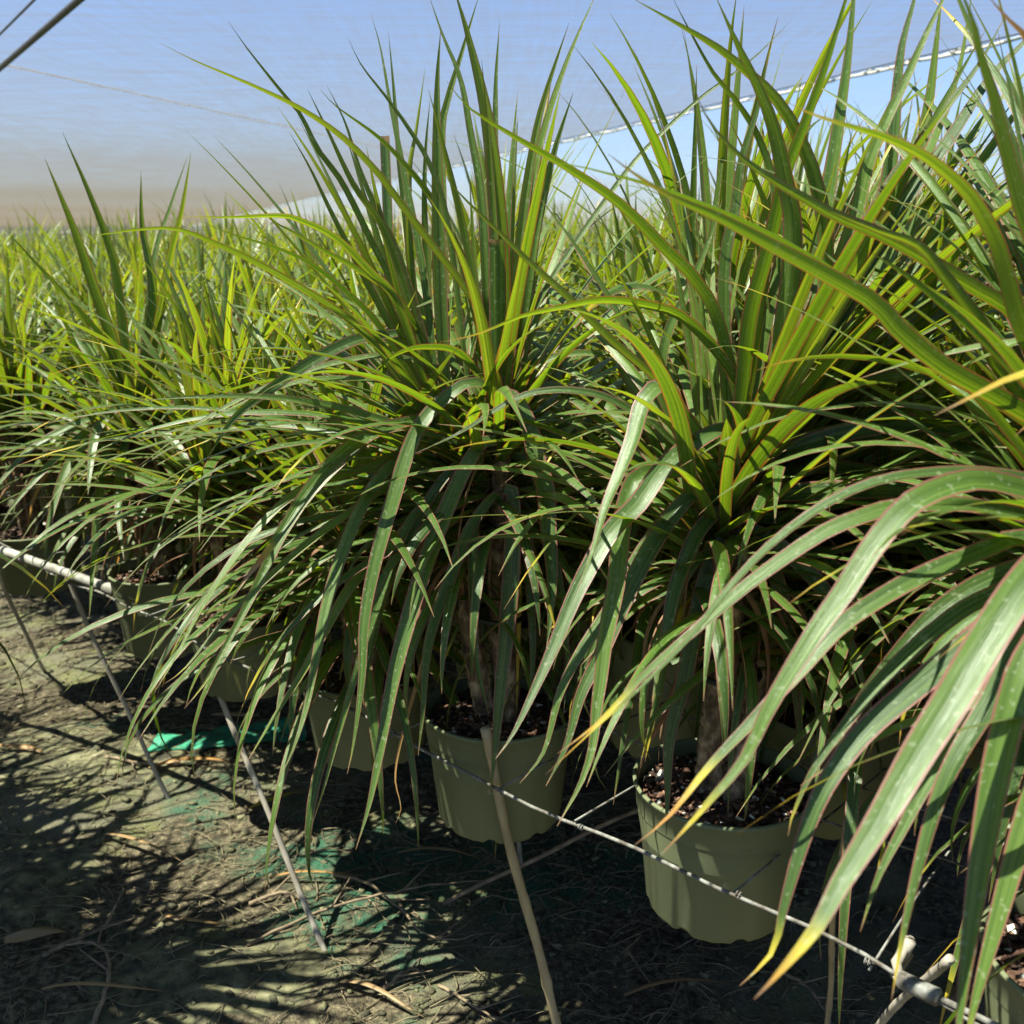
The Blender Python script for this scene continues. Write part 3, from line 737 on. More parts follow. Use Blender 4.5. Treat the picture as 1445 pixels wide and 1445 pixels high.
def hero(key, label, pot_xy, crowns, fill, seed, az_pref, scale=1.0, stems=None):
    hq = 0.8 if key == 'C' else 1.0
    """a near plant: pot, soil, stems by hand, the traced leaves plus a fill of the unseen ones"""
    g = np.random.default_rng(seed)
    z0 = RIM - 0.19
    org = np.array([pot_xy[0], pot_xy[1], z0])
    root = empty("potted_dracaena", tuple(org), 0)
    tag(root, label, "potted plant", "potted dracaenas hanging in the wire bench")
    mb = MB(); pot_arrays(mb, g=g, sides=72); mb.build("pot", M_POT, root)
    mb = MB(); soil_arrays(mb, g=g, chips=420); mb.build("soil", M_SOIL, root)
    first = True
    for i, (cxp, cyp, dF, lean) in enumerate(crowns):
        top = atF(cxp, cyp, CROWN[key] + dF) - org
        a = i * 2.3 + 0.6
        b = np.array([0.021 * math.cos(a), 0.021 * math.sin(a), 0.163])
        w1 = b * 0.67 + top * 0.33 + 0.020 * np.array([math.cos(a + 1.9), math.sin(a + 1.9), 0])
        w2 = b * 0.33 + top * 0.67 + 0.016 * np.array([math.cos(a + 3.8), math.sin(a + 3.8), 0])
        mb = MB(); P = stem_arrays(mb, [b, w1, w2, top], 0.0195, 0.013, g, 16, 0, 75); mb.build("stem", M_BARK, root)
        ax = unit(unit(P[-1] - P[-5]) + np.array(lean))
        mb = MB()
        if first:
            traced(mb, key)
            v = mb.v; mb.v = [q - org for q in v]; first = False
        # seen from the front only the traced leaves; these fill the sides and the back
        rosette(mb, top, ax, fill[i], scale, 16, 5, g, 0.0, hq, az_pref, 0.92, keep_clear=True)
        if key != 'C': rosette(mb, top - ax * 0.07, ax, 11, 0.5, 14, 5, g, 0.75, 1.0, None, 0.9, 1.1)
        sheath(mb, top, ax, g, 26, 5)
        if key == 'A': rosette(mb, top, ax + np.array([0.5, 0.05, 0]), 16, 1.15, 16, 5, g, 0.0, 0.42, (R(10), 0.8, 0.8), 1.1, 1.0)
        if key == 'F': rosette(mb, top + np.array([0, .02, 0]), ax, 18, 1.15, 16, 5, g, 0.0, 0.35, (R(90), 1.0, 0.9), 1.0, 1.0)
        rosette(mb, top - ax * 0.015, ax, 22, 0.72, 14, 5, g, 0.3, 0.72, None, 0.9, 1.0)
        if key == 'B' and i < 2: rosette(mb, top - ax * 0.02, ax, 9, 0.9, 16, 5, g, 0.5, 0.9, (R(195), 0.4, 1.0), 0.8, 0.95)
        mb.build("leaf_crown", M_LEAF, root)
        mb = MB(); fibres(mb, top, ax, 14, g, 0.2); mb.build("dry_leaves", M_FIBRE, root)
    mb = MB(); ang = np.linspace(0, 2 * math.pi, 33)
    mb2c = (atF(crowns[0][0], crowns[0][1], CROWN[key] + crowns[0][2]) - org)
    c = np.array([mb2c[0] * .42, mb2c[1] * .42, 0.19 + 0.16])
    tube(mb, c + 0.040 * np.stack([np.cos(ang), np.sin(ang), 0.06 * np.sin(ang)], 1), 0.0042, 6, False); mb.build("tie", M_TIE, root)
    return root

def xy(a, d): return tuple((P0 + U * a + V * d))

# azimuth preferences: (mean, spread, share) ; pi/2 is away from the photographer
hero('A', "large potted dracaena right of centre, wide upright leaves, pale twisted trunk, open soil", (0.292, 1.254),
     [(1045, 655, 0, (0.35, 0.0, 0)), (1010, 735, .03, (-0.1, 0.1, 0)), (1095, 660, .09, (0.35, 0.25, 0))], [48, 40, 48], 31, (R(50), 0.8, 0.62))
hero('B', "middle potted dracaena, long leaves hanging beside the bamboo stake before its pot", (-0.020, 1.488),
     [(706, 550, 0, (0.05, 0.0, 0)), (612, 600, .03, (-0.35, 0.05, 0)), (690, 660, .06, (0.2, 0.3, 0))], [38, 40, 40], 32, (R(80), 1.0, 0.6))
hero('F', "nearest potted dracaena, cut by the right edge, sweeping leaves across the lower right corner", (0.618, 0.885),
     [(1575, 690, 0, (0.1, 0.1, 0)), (1560, 760, .06, (0.0, 0.2, 0)), (1600, 600, .05, (0.2, 0.1, 0))], [24, 24, 20], 33, (R(30), 0.8, 0.8))
hero('C', "potted dracaena on the left, pale green pot on the front cable, behind the tied cane", (-0.804, 2.222),
     [(186, 580, 0, (0, 0, 0)), (205, 640, .05, (0.1, 0.1, 0)), (150, 600, .12, (-0.2, 0.2, 0))], [26, 26, 26], 34, (R(90), 1.4, 0.3), 0.78)

# the kinds that are repeated through the rows
PROTO = []
hs = [
    [(.50, .01, .0, .05), (.38, -.06, .03, .25), (.30, .06, .05, .25)],
    [(.47, .0, .02, .05), (.42, .06, -.03, .2), (.28, -.05, -.04, .3)],
    [(.54, -.02, .0, .08), (.36, .05, .05, .2), (.33, -.04, .06, .3)],
    [(.44, .02, -.02, .08), (.40, -.06, .0, .25), (.27, .03, .06, .3)],
    [(.51, .0, .0, .05), (.45, .05, .05, .15), (.31, -.06, .02, .3)],
    [(.48, -.03, .02, .1), (.33, .06, .0, .25)],
]
for i, h in enumerate(hs):
    PROTO.append(make_plant(200 + i, h, 13, 3, True, 140, 52, 1.0, 14))

FRONT = [make_plant(260 + i, h, 13, 3, True, 140, 40, 0.86, 8, 0.74, False) for i, h in enumerate(([(.46, .01, .0, .05), (.40, -.05, .03, .2), (.36, .05, .05, .2)], [(.44, .0, .02, .05), (.42, .05, -.03, .2), (.35, -.05, .03, .2)]))]
front_used = [False, False]
def far_arrays(seed, nl=26, heads=3, segs=7):
    g = np.random.default_rng(seed); mb = MB()
    pot_arrays(mb, sides=16, mi=1, g=g)
    for hh in range(heads):
        top = np.array([g.normal(0, .05), g.normal(0, .05), 0.19 + g.uniform(.32, .53)])
        stem_arrays(mb, [np.array([g.normal(0, .015), g.normal(0, .015), .16]), top], .017, .013, g, 6, 2, 5)
        rosette(mb, top, np.array([g.normal(0, .15), g.normal(0, .15), 1.0]), nl, 1.0, segs, 3, g, 0, 1, None, 1.1)
    return mb

FAR = []
for i in range(5):
    me = far_arrays(300 + i, 34, 3, 9).mesh("potted_dracaena", [M_LEAF, M_POT, M_BARK])
    FAR.append(me)

near_labels = {
    (0, 3): "front-row potted dracaena directly left of the middle one, half hidden by its hanging leaves",
    (0, 4): "front-row potted dracaena between the cane tied with twine and the middle plants",
    (0, 7): "pale green potted dracaena at the left edge above the white pipe",
    (1, 1): "second-row potted dracaena whose pot shows behind the big right-hand pot",
    (1, 2): "second-row potted dracaena whose dark pot shows between the two foremost pots",
}
along_front = {0: -0.05, 1: 0.352, 2: 0.74, 3: 1.10, 4: 1.46, 5: 1.81, 6: 2.16, 7: 2.50}
PLACED = []       # every pot position on the bench (along, dist), for the wires
far_pts = []
for j in range(0, 120):
    dist = 0.075 + 0.36 * j
    for i in range(-14, 130):
        al = along_front.get(i, -0.05 + 0.364 * i) if j == 0 else (-0.06 + 0.366 * i + 0.02 * math.sin(j * 1.7))
        p = P0 + U * al + V * dist
        if p[1] < 0.1: continue
        rr = math.hypot(p[0], p[1]); br = math.degrees(math.atan2(p[0], p[1]))
        if rr > 30: continue
        if rr < 3.2:
            if br > 55 or br < -34: continue
        elif br > 29.5 or br < -29.5: continue
        PLACED.append((i, j, al, dist, p, rr))
PLACED.sort(key=lambda q: q[5])
protos_used = [False] * len(PROTO)
count = 0
taken = {(0, 0), (0, 1), (0, 2), (0, 5), (0, 6)}
mass = []
LIM = 270
for (i, j, al, dist, p, rr) in PLACED:
    if (j, i) in taken: continue
    g = np.random.default_rng(1000 + i * 131 + j * 17)
    if count >= LIM:
        if rr < 30: mass.append((p, rr, g))
        continue
    count += 1
    rz = g.uniform(0, 6.28); brg = math.degrees(math.atan2(p[0], p[1])); hb = min(1.0, max(0.95, 0.95 + 0.06 * (brg + 6) / 14))
    loc = (p[0] + g.normal(0, .008), p[1] + g.normal(0, .008), RIM - 0.19 + g.normal(0, .008))
    sc = g.uniform(0.88, 1.08) * hb
    if rr < 4.6:
        if j == 0 and i >= 4:
            kk = i % 2
            o = FRONT[kk] if not front_used[kk] else copy_tree(FRONT[kk])
            front_used[kk] = True
        else:
            kk = int(g.integers(0, len(PROTO)))
            o = PROTO[kk] if not protos_used[kk] else copy_tree(PROTO[kk])
            protos_used[kk] = True
        o.location = loc; o.rotation_euler = (g.normal(0, .03), g.normal(0, .03), rz); o.scale = (1, 1, .93 * hb) if (j == 0 and i >= 4) else (1, 1, .84) if (j, i) == (0, 3) else (1, 1, .9) if (j == 1 and 3 <= i <= 7) else (1, 1, sc * (1.1 if brg > 8 and rr < 3 else 1.0))
    else:
        me = FAR[int(g.integers(0, len(FAR)))]
        o = bpy.data.objects.new("potted_dracaena", me); COL.objects.link(o)
        o.location = loc; o.rotation_euler = (g.normal(0, .04), g.normal(0, .04), rz); o.scale = (1, 1, sc)
    lab = near_labels.get((j, i))
    if lab is None:
        if j == 0: lab = "potted dracaena far along the front cable, towards the left edge beyond the white pipe"
        elif rr < 3.0: lab = "potted dracaena packed in rows just behind the foremost plants, mostly hidden by their leaves"
        elif rr < 4.6: lab = "potted dracaena in the middle rows, only its upper leaves showing above the nearer plants"
        else: lab = "small far-off potted dracaena in the back rows, leaf tips against the shade cloth"
    tag(o, lab, "potted plant", "potted dracaenas hanging in the wire bench")
for k, (al, dist) in enumerate([(a_, -0.84) for a_ in (1.74, 2.06, 2.38, 2.70, 3.02, 3.34)] + [(a_, -1.19) for a_ in (1.14, 1.50, 1.86, 2.22, 2.58, 2.94)]):  # unseen plants added left of the frame to cast shade on the ground
    g = np.random.default_rng(5000 + k); p = P0 + U * al + V * dist
    o = copy_tree(PROTO[k % len(PROTO)]); o.location = (p[0], p[1], RIM - 0.19); o.rotation_euler = (0, 0, g.uniform(0, 6.28))
    tag(o, "added potted dracaena out of view left of the picture, shading the ground", "potted plant", "potted dracaenas hanging in the wire bench")
for k, u in enumerate(protos_used):
    if not u:
        for c in list(PROTO[k].children): bpy.data.objects.remove(c)
        bpy.data.objects.remove(PROTO[k])

# everything farther: one mass
FM = [far_arrays(400 + i, 15, 2, 5).arrays() for i in range(4)]
vs, fs, us, rs, ds, ms = [], [], [], [], [], []
nv = 0
for (p, rr, g) in mass:
    if rr > 14 and g.uniform() < 0.55: continue
    v, f, uv, rn, dr, mi = FM[int(g.integers(0, 4))]
    a = g.uniform(0, 6.28); c, s = math.cos(a), math.sin(a)
    keep = None
    vv = v @ np.array([[c, s, 0], [-s, c, 0], [0, 0, g.uniform(.92, 1.20)]]) + np.array([p[0], p[1], RIM - .19])
    vs.append(vv); fs.append(f + nv); us.append(uv); rs.append(rn); ds.append(dr); ms.append(mi); nv += len(v)
if vs:
    me = mesh_from("distant_dracaenas", np.concatenate(vs), np.concatenate(fs), np.concatenate(us), np.concatenate(rs), np.concatenate(ds), np.concatenate(ms), [M_LEAF, M_POT, M_BARK])
    o = bpy.data.objects.new("distant_dracaenas", me); COL.objects.link(o)
    tag(o, "distant mass of potted dracaenas merging into a green band at the horizon", "potted plants", None, "stuff")

# ------------------------------------------------------------------ wire bench
def wire_line(a0, a1, dist, sag, step=0.06, zoff=0.0):
    n = max(4, int((a1 - a0) / step))
    s = np.linspace(a0, a1, n)
    pts = np.array([bench(a, dist, WIRE + zoff) for a in s])
    pts[:, 2] += sag * np.sin(s * 8.6 + dist * 9) + 0.4 * sag * np.sin(s * 21 + dist * 5)
    pts[:, 0] += 0.003 * np.sin(s * 17 + 2 * dist); pts[:, 1] += 0.003 * np.sin(s * 14 + dist)
    return pts
def make_bench(label, edge, rows, alist, a0, a1):
    """rows: distances of the pot centres; edge: distance of the front cable"""
    root = empty("wire_bench", tuple(bench(0.5, edge, WIRE)))
    tag(root, label, "wire bench")
    borg = np.array(root.location)
    def bpart(name, mb, mat):
        v = mb.v; mb.v = [q - borg for q in v]
        return mb.build(name, mat, root)
    mb = MB(); tube(mb, wire_line(a0, a1, edge, 0.008), 0.0026, 8); bpart("front_cable", mb, M_WIRE)
    mb = MB()
    for j, c in enumerate(rows):
        if j > 0 or abs(c - edge) > .2: tube(mb, wire_line(a0, a1, c - 0.119, 0.006, 0.09), 0.0017, 6)
        tube(mb, wire_line(a0, a1, c + 0.119, 0.006, 0.09), 0.0017, 6)
    bpart("long_wires", mb, M_WIRE)
    mb = MB()
    far = rows[-1] + 0.14 if rows[-1] > edge else rows[-1] - 0.14
    for a in alist:
        for sgn in (-1, 1):
            aa = a + sgn * 0.121
            t = np.linspace(edge, far, 24)
            pts = np.array([bench(aa + 0.012 * math.sin(q * 5 + a * 3), q, WIRE - 0.004) for q in t]); pts[:, 2] += 0.006 * np.sin(t * 11 + a * 7)
            tube(mb, pts, 0.0017, 6)
            # the twist where the wire is tied round the cable
            c = bench(aa, edge, WIRE + 0.008 * math.sin(aa * 8.6 + edge * 9))
            for q in range(2):
                ang = np.linspace(0, 2 * math.pi, 11)
                ring = c + (q - 1) * 0.004 * np.array([U[0], U[1], 0]) + 0.0034 * (np.cos(ang)[:, None] * np.array([V[0], V[1], 0]) + np.sin(ang)[:, None] * np.array([0, 0, 1.0]))
                tube(mb, ring, 0.0011, 5, False)
    bpart("cross_wires", mb, M_WIRE)
    return root
make_bench("bench of grey wire squares holding the pots, front cable running to the left edge", -0.048, [0.075 + 0.36 * j for j in range(9)],
           [along_front.get(i, -0.05 + 0.364 * i) for i in range(-3, 19)], -1.2, 7.0)


make_bench("added wire bench out of view left of the picture, carrying the shading plants", -0.717, [-0.84, -1.19], [1.14, 1.50, 1.86, 2.22, 2.58, 2.94, 3.3], 0.8, 3.6)  # unseen bench strip added to hold the shade-casting plants

# ------------------------------------------------------------------ stakes and pipes
def stake(label, top, base, r, mat, cat="stake", knots=True, name="support_stake", twine=False, group="stakes holding up the wire bench", topext=0.0):
    top = np.asarray(top); base = np.asarray(base)
    d = unit(top - base); top = top + d * topext; base = base - d * 0.05
    o = None
    mb = MB(); n = 40
    t = np.linspace(0, 1, n)[:, None]
    P = base * (1 - t) + top * t
    L = np.linalg.norm(top - base)
    bend = unit(np.cross(d, [0.3, 0.8, 0.1]))
    P = P + bend * (0.006 * np.sin(t * 3.1) + 0.0025 * np.sin(t * 11))
    rad = np.full(n, r)
    if knots:
        for kpos in np.arange(0.08, L, 0.17):
            rad = rad + r * 0.22 * np.exp(-((t[:, 0] * L - kpos) / 0.006) ** 2)
    rad = rad * (1 + 0.04 * np.sin(t[:, 0] * 40))
    root = empty(name, tuple(base + d * 0.05))
    org = np.array(root.location)
    tube(mb, P - org, rad, 10); mb.build("shaft", mat, root)
    if twine:
        mb = MB(); g2 = np.random.default_rng(9)
        c = top - d * 0.05 - org
        for q in range(7):
            ang = np.linspace(0, 2 * math.pi, 13)
            a1 = unit(np.cross(d, [0, 1, 0.2])); b1 = np.cross(d, a1)
            tube(mb, c + d * (q - 3) * 0.006 + (r + 0.0025) * (np.cos(ang)[:, None] * a1 + np.sin(ang)[:, None] * b1) + g2.normal(0, .001, (13, 3)), 0.0022, 5, False)
        for q in range(4):
            e = c + g2.normal(0, .008, 3)
            pts = np.array([e, e + [0.02, -0.01, -0.03], e + [0.03 + .01 * q, -0.012, -0.08 - 0.02 * q]])
            tube(mb, catmull(pts, 9), 0.0018, 5)
        mb.build("twine", M_STRAW, root)
    tag(root, label, cat, group)
    return root
stake("tan bamboo stake leaning in front of the middle green pot", atF(683, 1028, 1.338), atZ(806, 1510, 0.0), 0.0076, M_BAMBOO)
stake("pale cane tied to the front cable with twine, leaning across the left ground", atF(262, 853, 1.99), atZ(457, 1335, 0.0), 0.0060, M_WEATHER, twine=True)
stake("thin grey stake left of the tied cane, its foot in the dappled ground", atF(84, 790, 2.33), atZ(238, 1125, 0.0), 0.0058, M_WEATHER)
stake("thin grey stake at the left edge below the white pipe", atF(-6, 803, 2.66), atZ(62, 945, 0.0), 0.0058, M_WEATHER)
stake("straight thin bamboo stake under the bench, right of the big olive pot", atF(1192, 1160, 1.17), atZ(1168, 1500, 0.0), 0.0045, M_BAMBOO)
stake("slim grey stake upright behind the bottom of the middle pot", atF(726, 1130, 1.75), atZ(738, 1222, 0.0), 0.005, M_WEATHER)
stake("long bare grey pole slanting low over the ground towards the big pot", atZ(960, 1117, 0.24), atZ(642, 1269, 0.0), 0.0048, M_TWIG)
stake("grey stick slanting down from the pipe coupling at the lower right corner", atF(1338, 1352, 0.935), atZ(1180, 1520, 0.0), 0.0052, M_WEATHER)

pv = empty("irrigation_pipe", tuple(atZ(0, 779, 0.64)))
po = np.array(pv.location)
pa, pb_ = atZ(162, 833, 0.60), atZ(-60, 758, 0.655)
dd = unit(pb_ - pa)
mb = MB(); t = np.linspace(0, 1.4, 24)[:, None]
P = pa + dd * t; P[:, 2] += 0.006 * np.sin(t[:, 0] * 2.4)
tube(mb, P - po, 0.0115, 16, False)
tube(mb, P[::-1] - po, 0.0090, 16, False)
mb.build("tube_run", M_PVC, pv)
mb = MB(); tube(mb, np.array([pa - dd * 0.004, pa + dd * 0.035]) - po, 0.0140, 16, False); mb.build("collar", M_PVC, pv)
tag(pv, "dusty white water pipe lying along the front of the bench at the left edge", "pipe")

cc = empty("cable_coupling", tuple(bench(0.02, -0.05, WIRE)))
u3 = np.array([U[0], U[1], 0]); v3 = np.array([V[0], V[1], 0]); z3 = np.array([0, 0, 1.0])
co = np.array([0, 0, 0.0])
mb = MB(); tube(mb, np.array([co - u3 * 0.03, co - u3 * 0.028, co + u3 * 0.012, co + u3 * 0.014]), [0.008, 0.0095, 0.0095, 0.008], 14); mb.build("sleeve", M_WIRE, cc)
mb = MB(); tube(mb, np.array([co - u3 * 0.2, co - u3 * 0.1, co - u3 * 0.03]), 0.0034, 10); mb.build("tail_rod", M_WIRE, cc)
mb = MB()
for s_ in (-1, 1):
    tube(mb, np.array([co + u3 * 0.012, co + u3 * 0.022 + v3 * 0.012 + z3 * 0.008 * s_, co + u3 * 0.02 + v3 * 0.045 + z3 * (0.012 + 0.01 * s_)]), [0.005, 0.006, 0.004], 8)
tube(mb, np.array([co + u3 * 0.025 + v3 * 0.03 + z3 * 0.0, co + u3 * 0.018 + v3 * 0.035 + z3 * 0.026]), 0.007, 8)
mb.build("clamp", M_WEATHER, cc)
tag(cc, "grey clamp and sleeve joining the front cable at the lower right corner", "coupling")

# ------------------------------------------------------------------ ground
def axis_pts(lo, hi, step, far):
    mid = np.arange(lo, hi + 1e-6, step)
    out = [hi]; s = step
    while out[-1] < far: s *= 1.35; out.append(out[-1] + s)
    neg = [lo]; s = step
    while neg[-1] > -far: s *= 1.35; neg.append(neg[-1] - s)
    return np.concatenate([np.array(neg[1:])[::-1], mid, np.array(out[1:])])
def gz(x, y):
    p = Vector((x, y, 0))
    return 0.030 * (mnoise.noise(p * 1.3)) + 0.014 * mnoise.noise(p * 5.1) + 0.008 * mnoise.noise(p * 13.0) + 0.004 * mnoise.noise(p * 31.0) - 0.01
xs = axis_pts(-3.2, 2.2, 0.03, 320); ys = axis_pts(0.9, 5.4, 0.03, 320)
X, Y = np.meshgrid(xs, ys)
Z = np.zeros_like(X)
for i in range(X.shape[0]):
    for j in range(X.shape[1]):
        if abs(X[i, j]) < 5 and -1 < Y[i, j] < 8: Z[i, j] = gz(X[i, j], Y[i, j])
nx, ny = len(xs), len(ys)
v = np.stack([X.ravel(), Y.ravel(), Z.ravel()], 1)
ii, jj = np.meshgrid(np.arange(ny - 1), np.arange(nx - 1), indexing='ij')
a = (ii * nx + jj).ravel()
f = np.stack([a, a + 1, a + nx + 1, a + nx], 1)
mb = MB(); mb.add(v, f); go = mb.build("ground", M_GROUND); tag(go, "shaded earth floor with algae and old concrete under the bench", None, None, "structure")
go["category"] = "ground"

# flat broken slabs
def slab(label, ctr, rx, ry, seed, h=0.004):
    g = np.random.default_rng(seed); n = 46
    ang = np.linspace(0, 2 * math.pi, n, endpoint=False)
    rad = 1 + 0.2 * np.sin(ang * 2 + g.uniform(0, 6)) + 0.14 * np.sin(ang * 3 + g.uniform(0, 6)) + 0.06 * np.sin(ang * 7 + g.uniform(0, 6)) + g.normal(0, .035, n)
    sq = 1 / np.maximum(np.abs(np.cos(ang)), np.abs(np.sin(ang))) ** 0.6
    z0 = gz(ctr[0], ctr[1])
    prof = [(1.03, -0.03), (1.0, h * .5), (0.97, h), (0.85, h), (0.72, h), (0.58, h), (0.42, h), (0.28, h), (0.13, h)]
    v = []
    for (q, z) in prof:
        x = rx * rad * sq * q * np.cos(ang); y = ry * rad * sq * q * np.sin(ang)
        gg = np.array([gz(ctr[0] + a_, ctr[1] + b_) for a_, b_ in zip(x, y)]) - z0
        v.append(np.stack([x, y, z * .6 + gg + g.normal(0, .0012, n)], 1))
    v = np.vstack(v + [[[0, 0, h * 1.12]]]); f = []
    for i in range(len(prof) - 1):
        for k in range(n):
            k2 = (k + 1) % n; f.append((i * n + k, i * n + k2, (i + 1) * n + k2, (i + 1) * n + k))
    for k in range(n): f.append(((len(prof) - 1) * n + k, (len(prof) - 1) * n + (k + 1) % n, len(prof) * n, len(prof) * n))
    mb = MB(); mb.add(v, f); o = mb.build("concrete_slab", M_STONE)
    o.location = (ctr[0], ctr[1], z0)
    tag(o, label, "slab", "flat broken slabs on the ground")
slab("flat mossy slab at the left edge with sharp leaf shadows on it", atZ(35, 1235, 0), .17, .16, 1)
slab("dark greenish slab near the foot of the thin grey stake, farthest up the left ground", atZ(105, 1065, 0), .26, .20, 2)
slab("grey slab at the bottom left, nearest the photographer, below the tied cane's foot", atZ(275, 1385, 0), .20, .15, 3)

# litter: roots, straw and grit nobody could count
g = np.random.default_rng(21)
mb = MB()
def ground_xy(g):
    while True:
        x, y = g.uniform(-2.4, 1.0), g.uniform(1.15, 4.2)
        if abs(math.degrees(math.atan2(x, y))) < 32: return x, y
for q in range(6500):
    x, y = ground_xy(g)
    if mnoise.noise(Vector((x * 1.7, y * 1.7, 4))) < g.uniform(-0.6, 0.3): continue
    L = abs(g.normal(0.07, .06)) + 0.02; a = g.normal(0.25, .9); n = 7
    t = np.linspace(0, 1, n); curl = g.normal(0, 1.3)
    aa = a + curl * t
    px = x + np.concatenate([[0], np.cumsum(np.cos(aa[:-1]) * L / n)]); py = y + np.concatenate([[0], np.cumsum(np.sin(aa[:-1]) * L / n)])
    lift = g.uniform(0, .012)
    pz = np.array([gz(u_, w_) for u_, w_ in zip(px, py)]) + 0.003 + lift * np.sin(t * 3.1)
    tube(mb, np.stack([px, py, pz], 1), np.linspace(1, .4, n) * g.uniform(.0006, .0020), 4, False)
o = mb.build("dry_litter", M_STRAW); tag(o, "tangle of dry straw and rootlets strewn over the ground", "litter", None, "stuff")
mb = MB()
for q in range(6000):
    x, y = ground_xy(g); s = abs(g.normal(0, .0035)) + .0016
    e = Matrix.Rotation(g.uniform(0, 6), 3, 'Z') @ Matrix.Rotation(g.normal(0, .6), 3, 'X')
    box(mb, (x, y, gz(x, y) + s * .3), (s * 2.2, s * 1.4, s), np.array(e))
o = mb.build("gravel", M_STONE, None, False); tag(o, "loose grit and perlite crumbs scattered on the dark ground", "gravel", None, "stuff")

# twigs
def twig(path, r, label, g):
    P = catmull([atZ(x, y, 0.0) + [0, 0, gz(*atZ(x, y, 0.0)[:2]) + 0.006 + dz] for (x, y, dz) in path], 22)
    P = P + g.normal(0, .0012, P.shape)
    mb = MB(); tube(mb, P, np.linspace(1, .35, 22) * r, 7)
    for q in (7, 13):
        d = unit(P[q + 1] - P[q]); sd = np.array([-d[1], d[0], 0.25]) * g.choice([-1, 1])
        b = np.array([P[q], P[q] + (d * .6 + sd * .6) * .03, P[q] + (d * .7 + sd * .7) * .085])
        tube(mb, catmull(b, 7), np.linspace(.6, .2, 7) * r, 5)
    o = mb.build("dry_twig", M_TWIG, None, True, tuple(P[0])); tag(o, label, "twig", "dry twigs on the ground")
g = np.random.default_rng(8)
twig([(350, 1330, 0), (470, 1285, 0.01), (600, 1262, .02), (700, 1240, 0)], .0040, "long dry twig lying left to right below the middle pot", g)
twig([(470, 1230, 0), (520, 1255, .02), (560, 1280, .01), (610, 1300, 0)], .0045, "forked curled twig on the shaded ground left of the bamboo stake", g)
twig([(560, 1262, 0), (590, 1320, .02), (640, 1330, .02), (690, 1310, 0)], .0035, "pale arched twig under the low grey pole", g)
twig([(540, 1395, 0), (575, 1375, .01), (610, 1370, 0)], .0040, "short pale twig in the dark bottom centre", g)
twig([(620, 1390, 0), (660, 1420, .01), (720, 1445, 0)], .0036, "thin twig touching the bottom edge left of the bamboo stake", g)
twig([(60, 1350, 0), (120, 1325, .015), (200, 1295, .01)], .0058, "reddish brown stick lying at the lower left", g)
twig([(130, 1440, 0), (155, 1390, .02), (140, 1345, .02), (60, 1335, 0)], .0050, "bent root curling round the lower left corner", g)
twig([(350, 1270, 0), (400, 1262, .01), (440, 1275, 0)], .0052, "pale straight twig by the foot of the tied cane", g)
twig([(150, 1075, 0), (210, 1082, .01), (270, 1078, 0)], .0045, "brown stick in the dapples near the far slab", g)
twig([(1100, 1375, 0), (1140, 1400, .01), (1175, 1440, 0)], .0042, "yellowish twig on the ground below the big pot", g)

# fallen leaves
def fallen(px, py, label, L, w, az, dry, seed):
    g = np.random.default_rng(seed); c = atZ(px, py, 0.0); mb = MB()
    P, S = grow(az, R(18), R(40), L, 14, np.zeros(3), 1.0, g.normal(0, .5), g.normal(0, .5), g)
    leaf(mb, P, S, w, .6, None, 5, .5, dry, .4)
    o = mb.build("fallen_leaf", M_LEAF); o.location = (c[0], c[1], gz(c[0], c[1]) + .012)
    tag(o, label, "fallen leaf", "fallen leaves on the ground")
fallen(352, 1135, "bright yellow fallen leaf beside the tied cane", .16, .018, R(25), .36, 1)
fallen(8, 1325, "curled tan fallen leaf at the left edge near the bottom", .12, .045, R(10), .95, 2)
fallen(60, 1065, "thin brown fallen leaf on the far dark slab", .18, .014, R(160), .8, 3)
fallen(210, 1085, "reddish fallen strap leaf lying level among the dapples", .24, .015, R(10), .7, 4)
fallen(300, 1010, "pale straw coloured fallen leaf under the hanging leaf tips", .16, .02, R(-20), .98, 5)
fallen(1330, 1420, "tan fallen leaf on the ground at the lower right", .14, .03, R(30), .95, 6)

gd = np.random.default_rng(66)
for (px_, py_, w_) in ((150, 1180, 'beside the thin grey stake'), (60, 1400, 'in the bottom left corner'), (380, 1240, 'right of the thin grey stake foot'), (230, 1290, 'between the two stake feet'), (480, 1390, 'below the tied cane foot'), (110, 960, 'behind the thin grey stake'), (560, 1200, 'left of the middle pot in deep shade'), (880, 1400, 'under the front cable at bottom centre')):
    fallen(px_, py_, "brown dead strap leaf lying on the ground " + w_, gd.uniform(.14, .26), gd.uniform(.008, .014), gd.uniform(-.6, .8), gd.uniform(.75, 1.0), int(gd.integers(1, 999)))

# scrap of green cloth
mb = MB(); n = 30
c = atZ(330, 1038, 0.0)
xs_, ys_ = np.meshgrid(np.linspace(-.20, .20, n), np.linspace(-.07, .07, n))
zz = np.zeros_like(xs_)
for i in range(n):
    for j in range(n):
        x, y = xs_[i, j], ys_[i, j]
        ed = 0.04 * mnoise.noise(Vector((x * 6, y * 6, 8)))
        xs_[i, j] = x + ed; ys_[i, j] = y * (1 + 0.5 * mnoise.noise(Vector((x * 5, 3, 1)))) + 0.25 * x
        zz[i, j] = gz(c[0] + xs_[i, j], c[1] + ys_[i, j]) - c[2] + .006 + 0.018 * max(0, mnoise.noise(Vector((x * 9, y * 13, 2)))) - 0.022 * max(0, mnoise.noise(Vector((x * 4, y * 4, 7))))
a = (np.arange(n - 1)[:, None] * n + np.arange(n - 1)[None]).ravel()
mb.add(np.stack([xs_.ravel(), ys_.ravel(), zz.ravel()], 1), np.stack([a, a + 1, a + n + 1, a + n], 1))
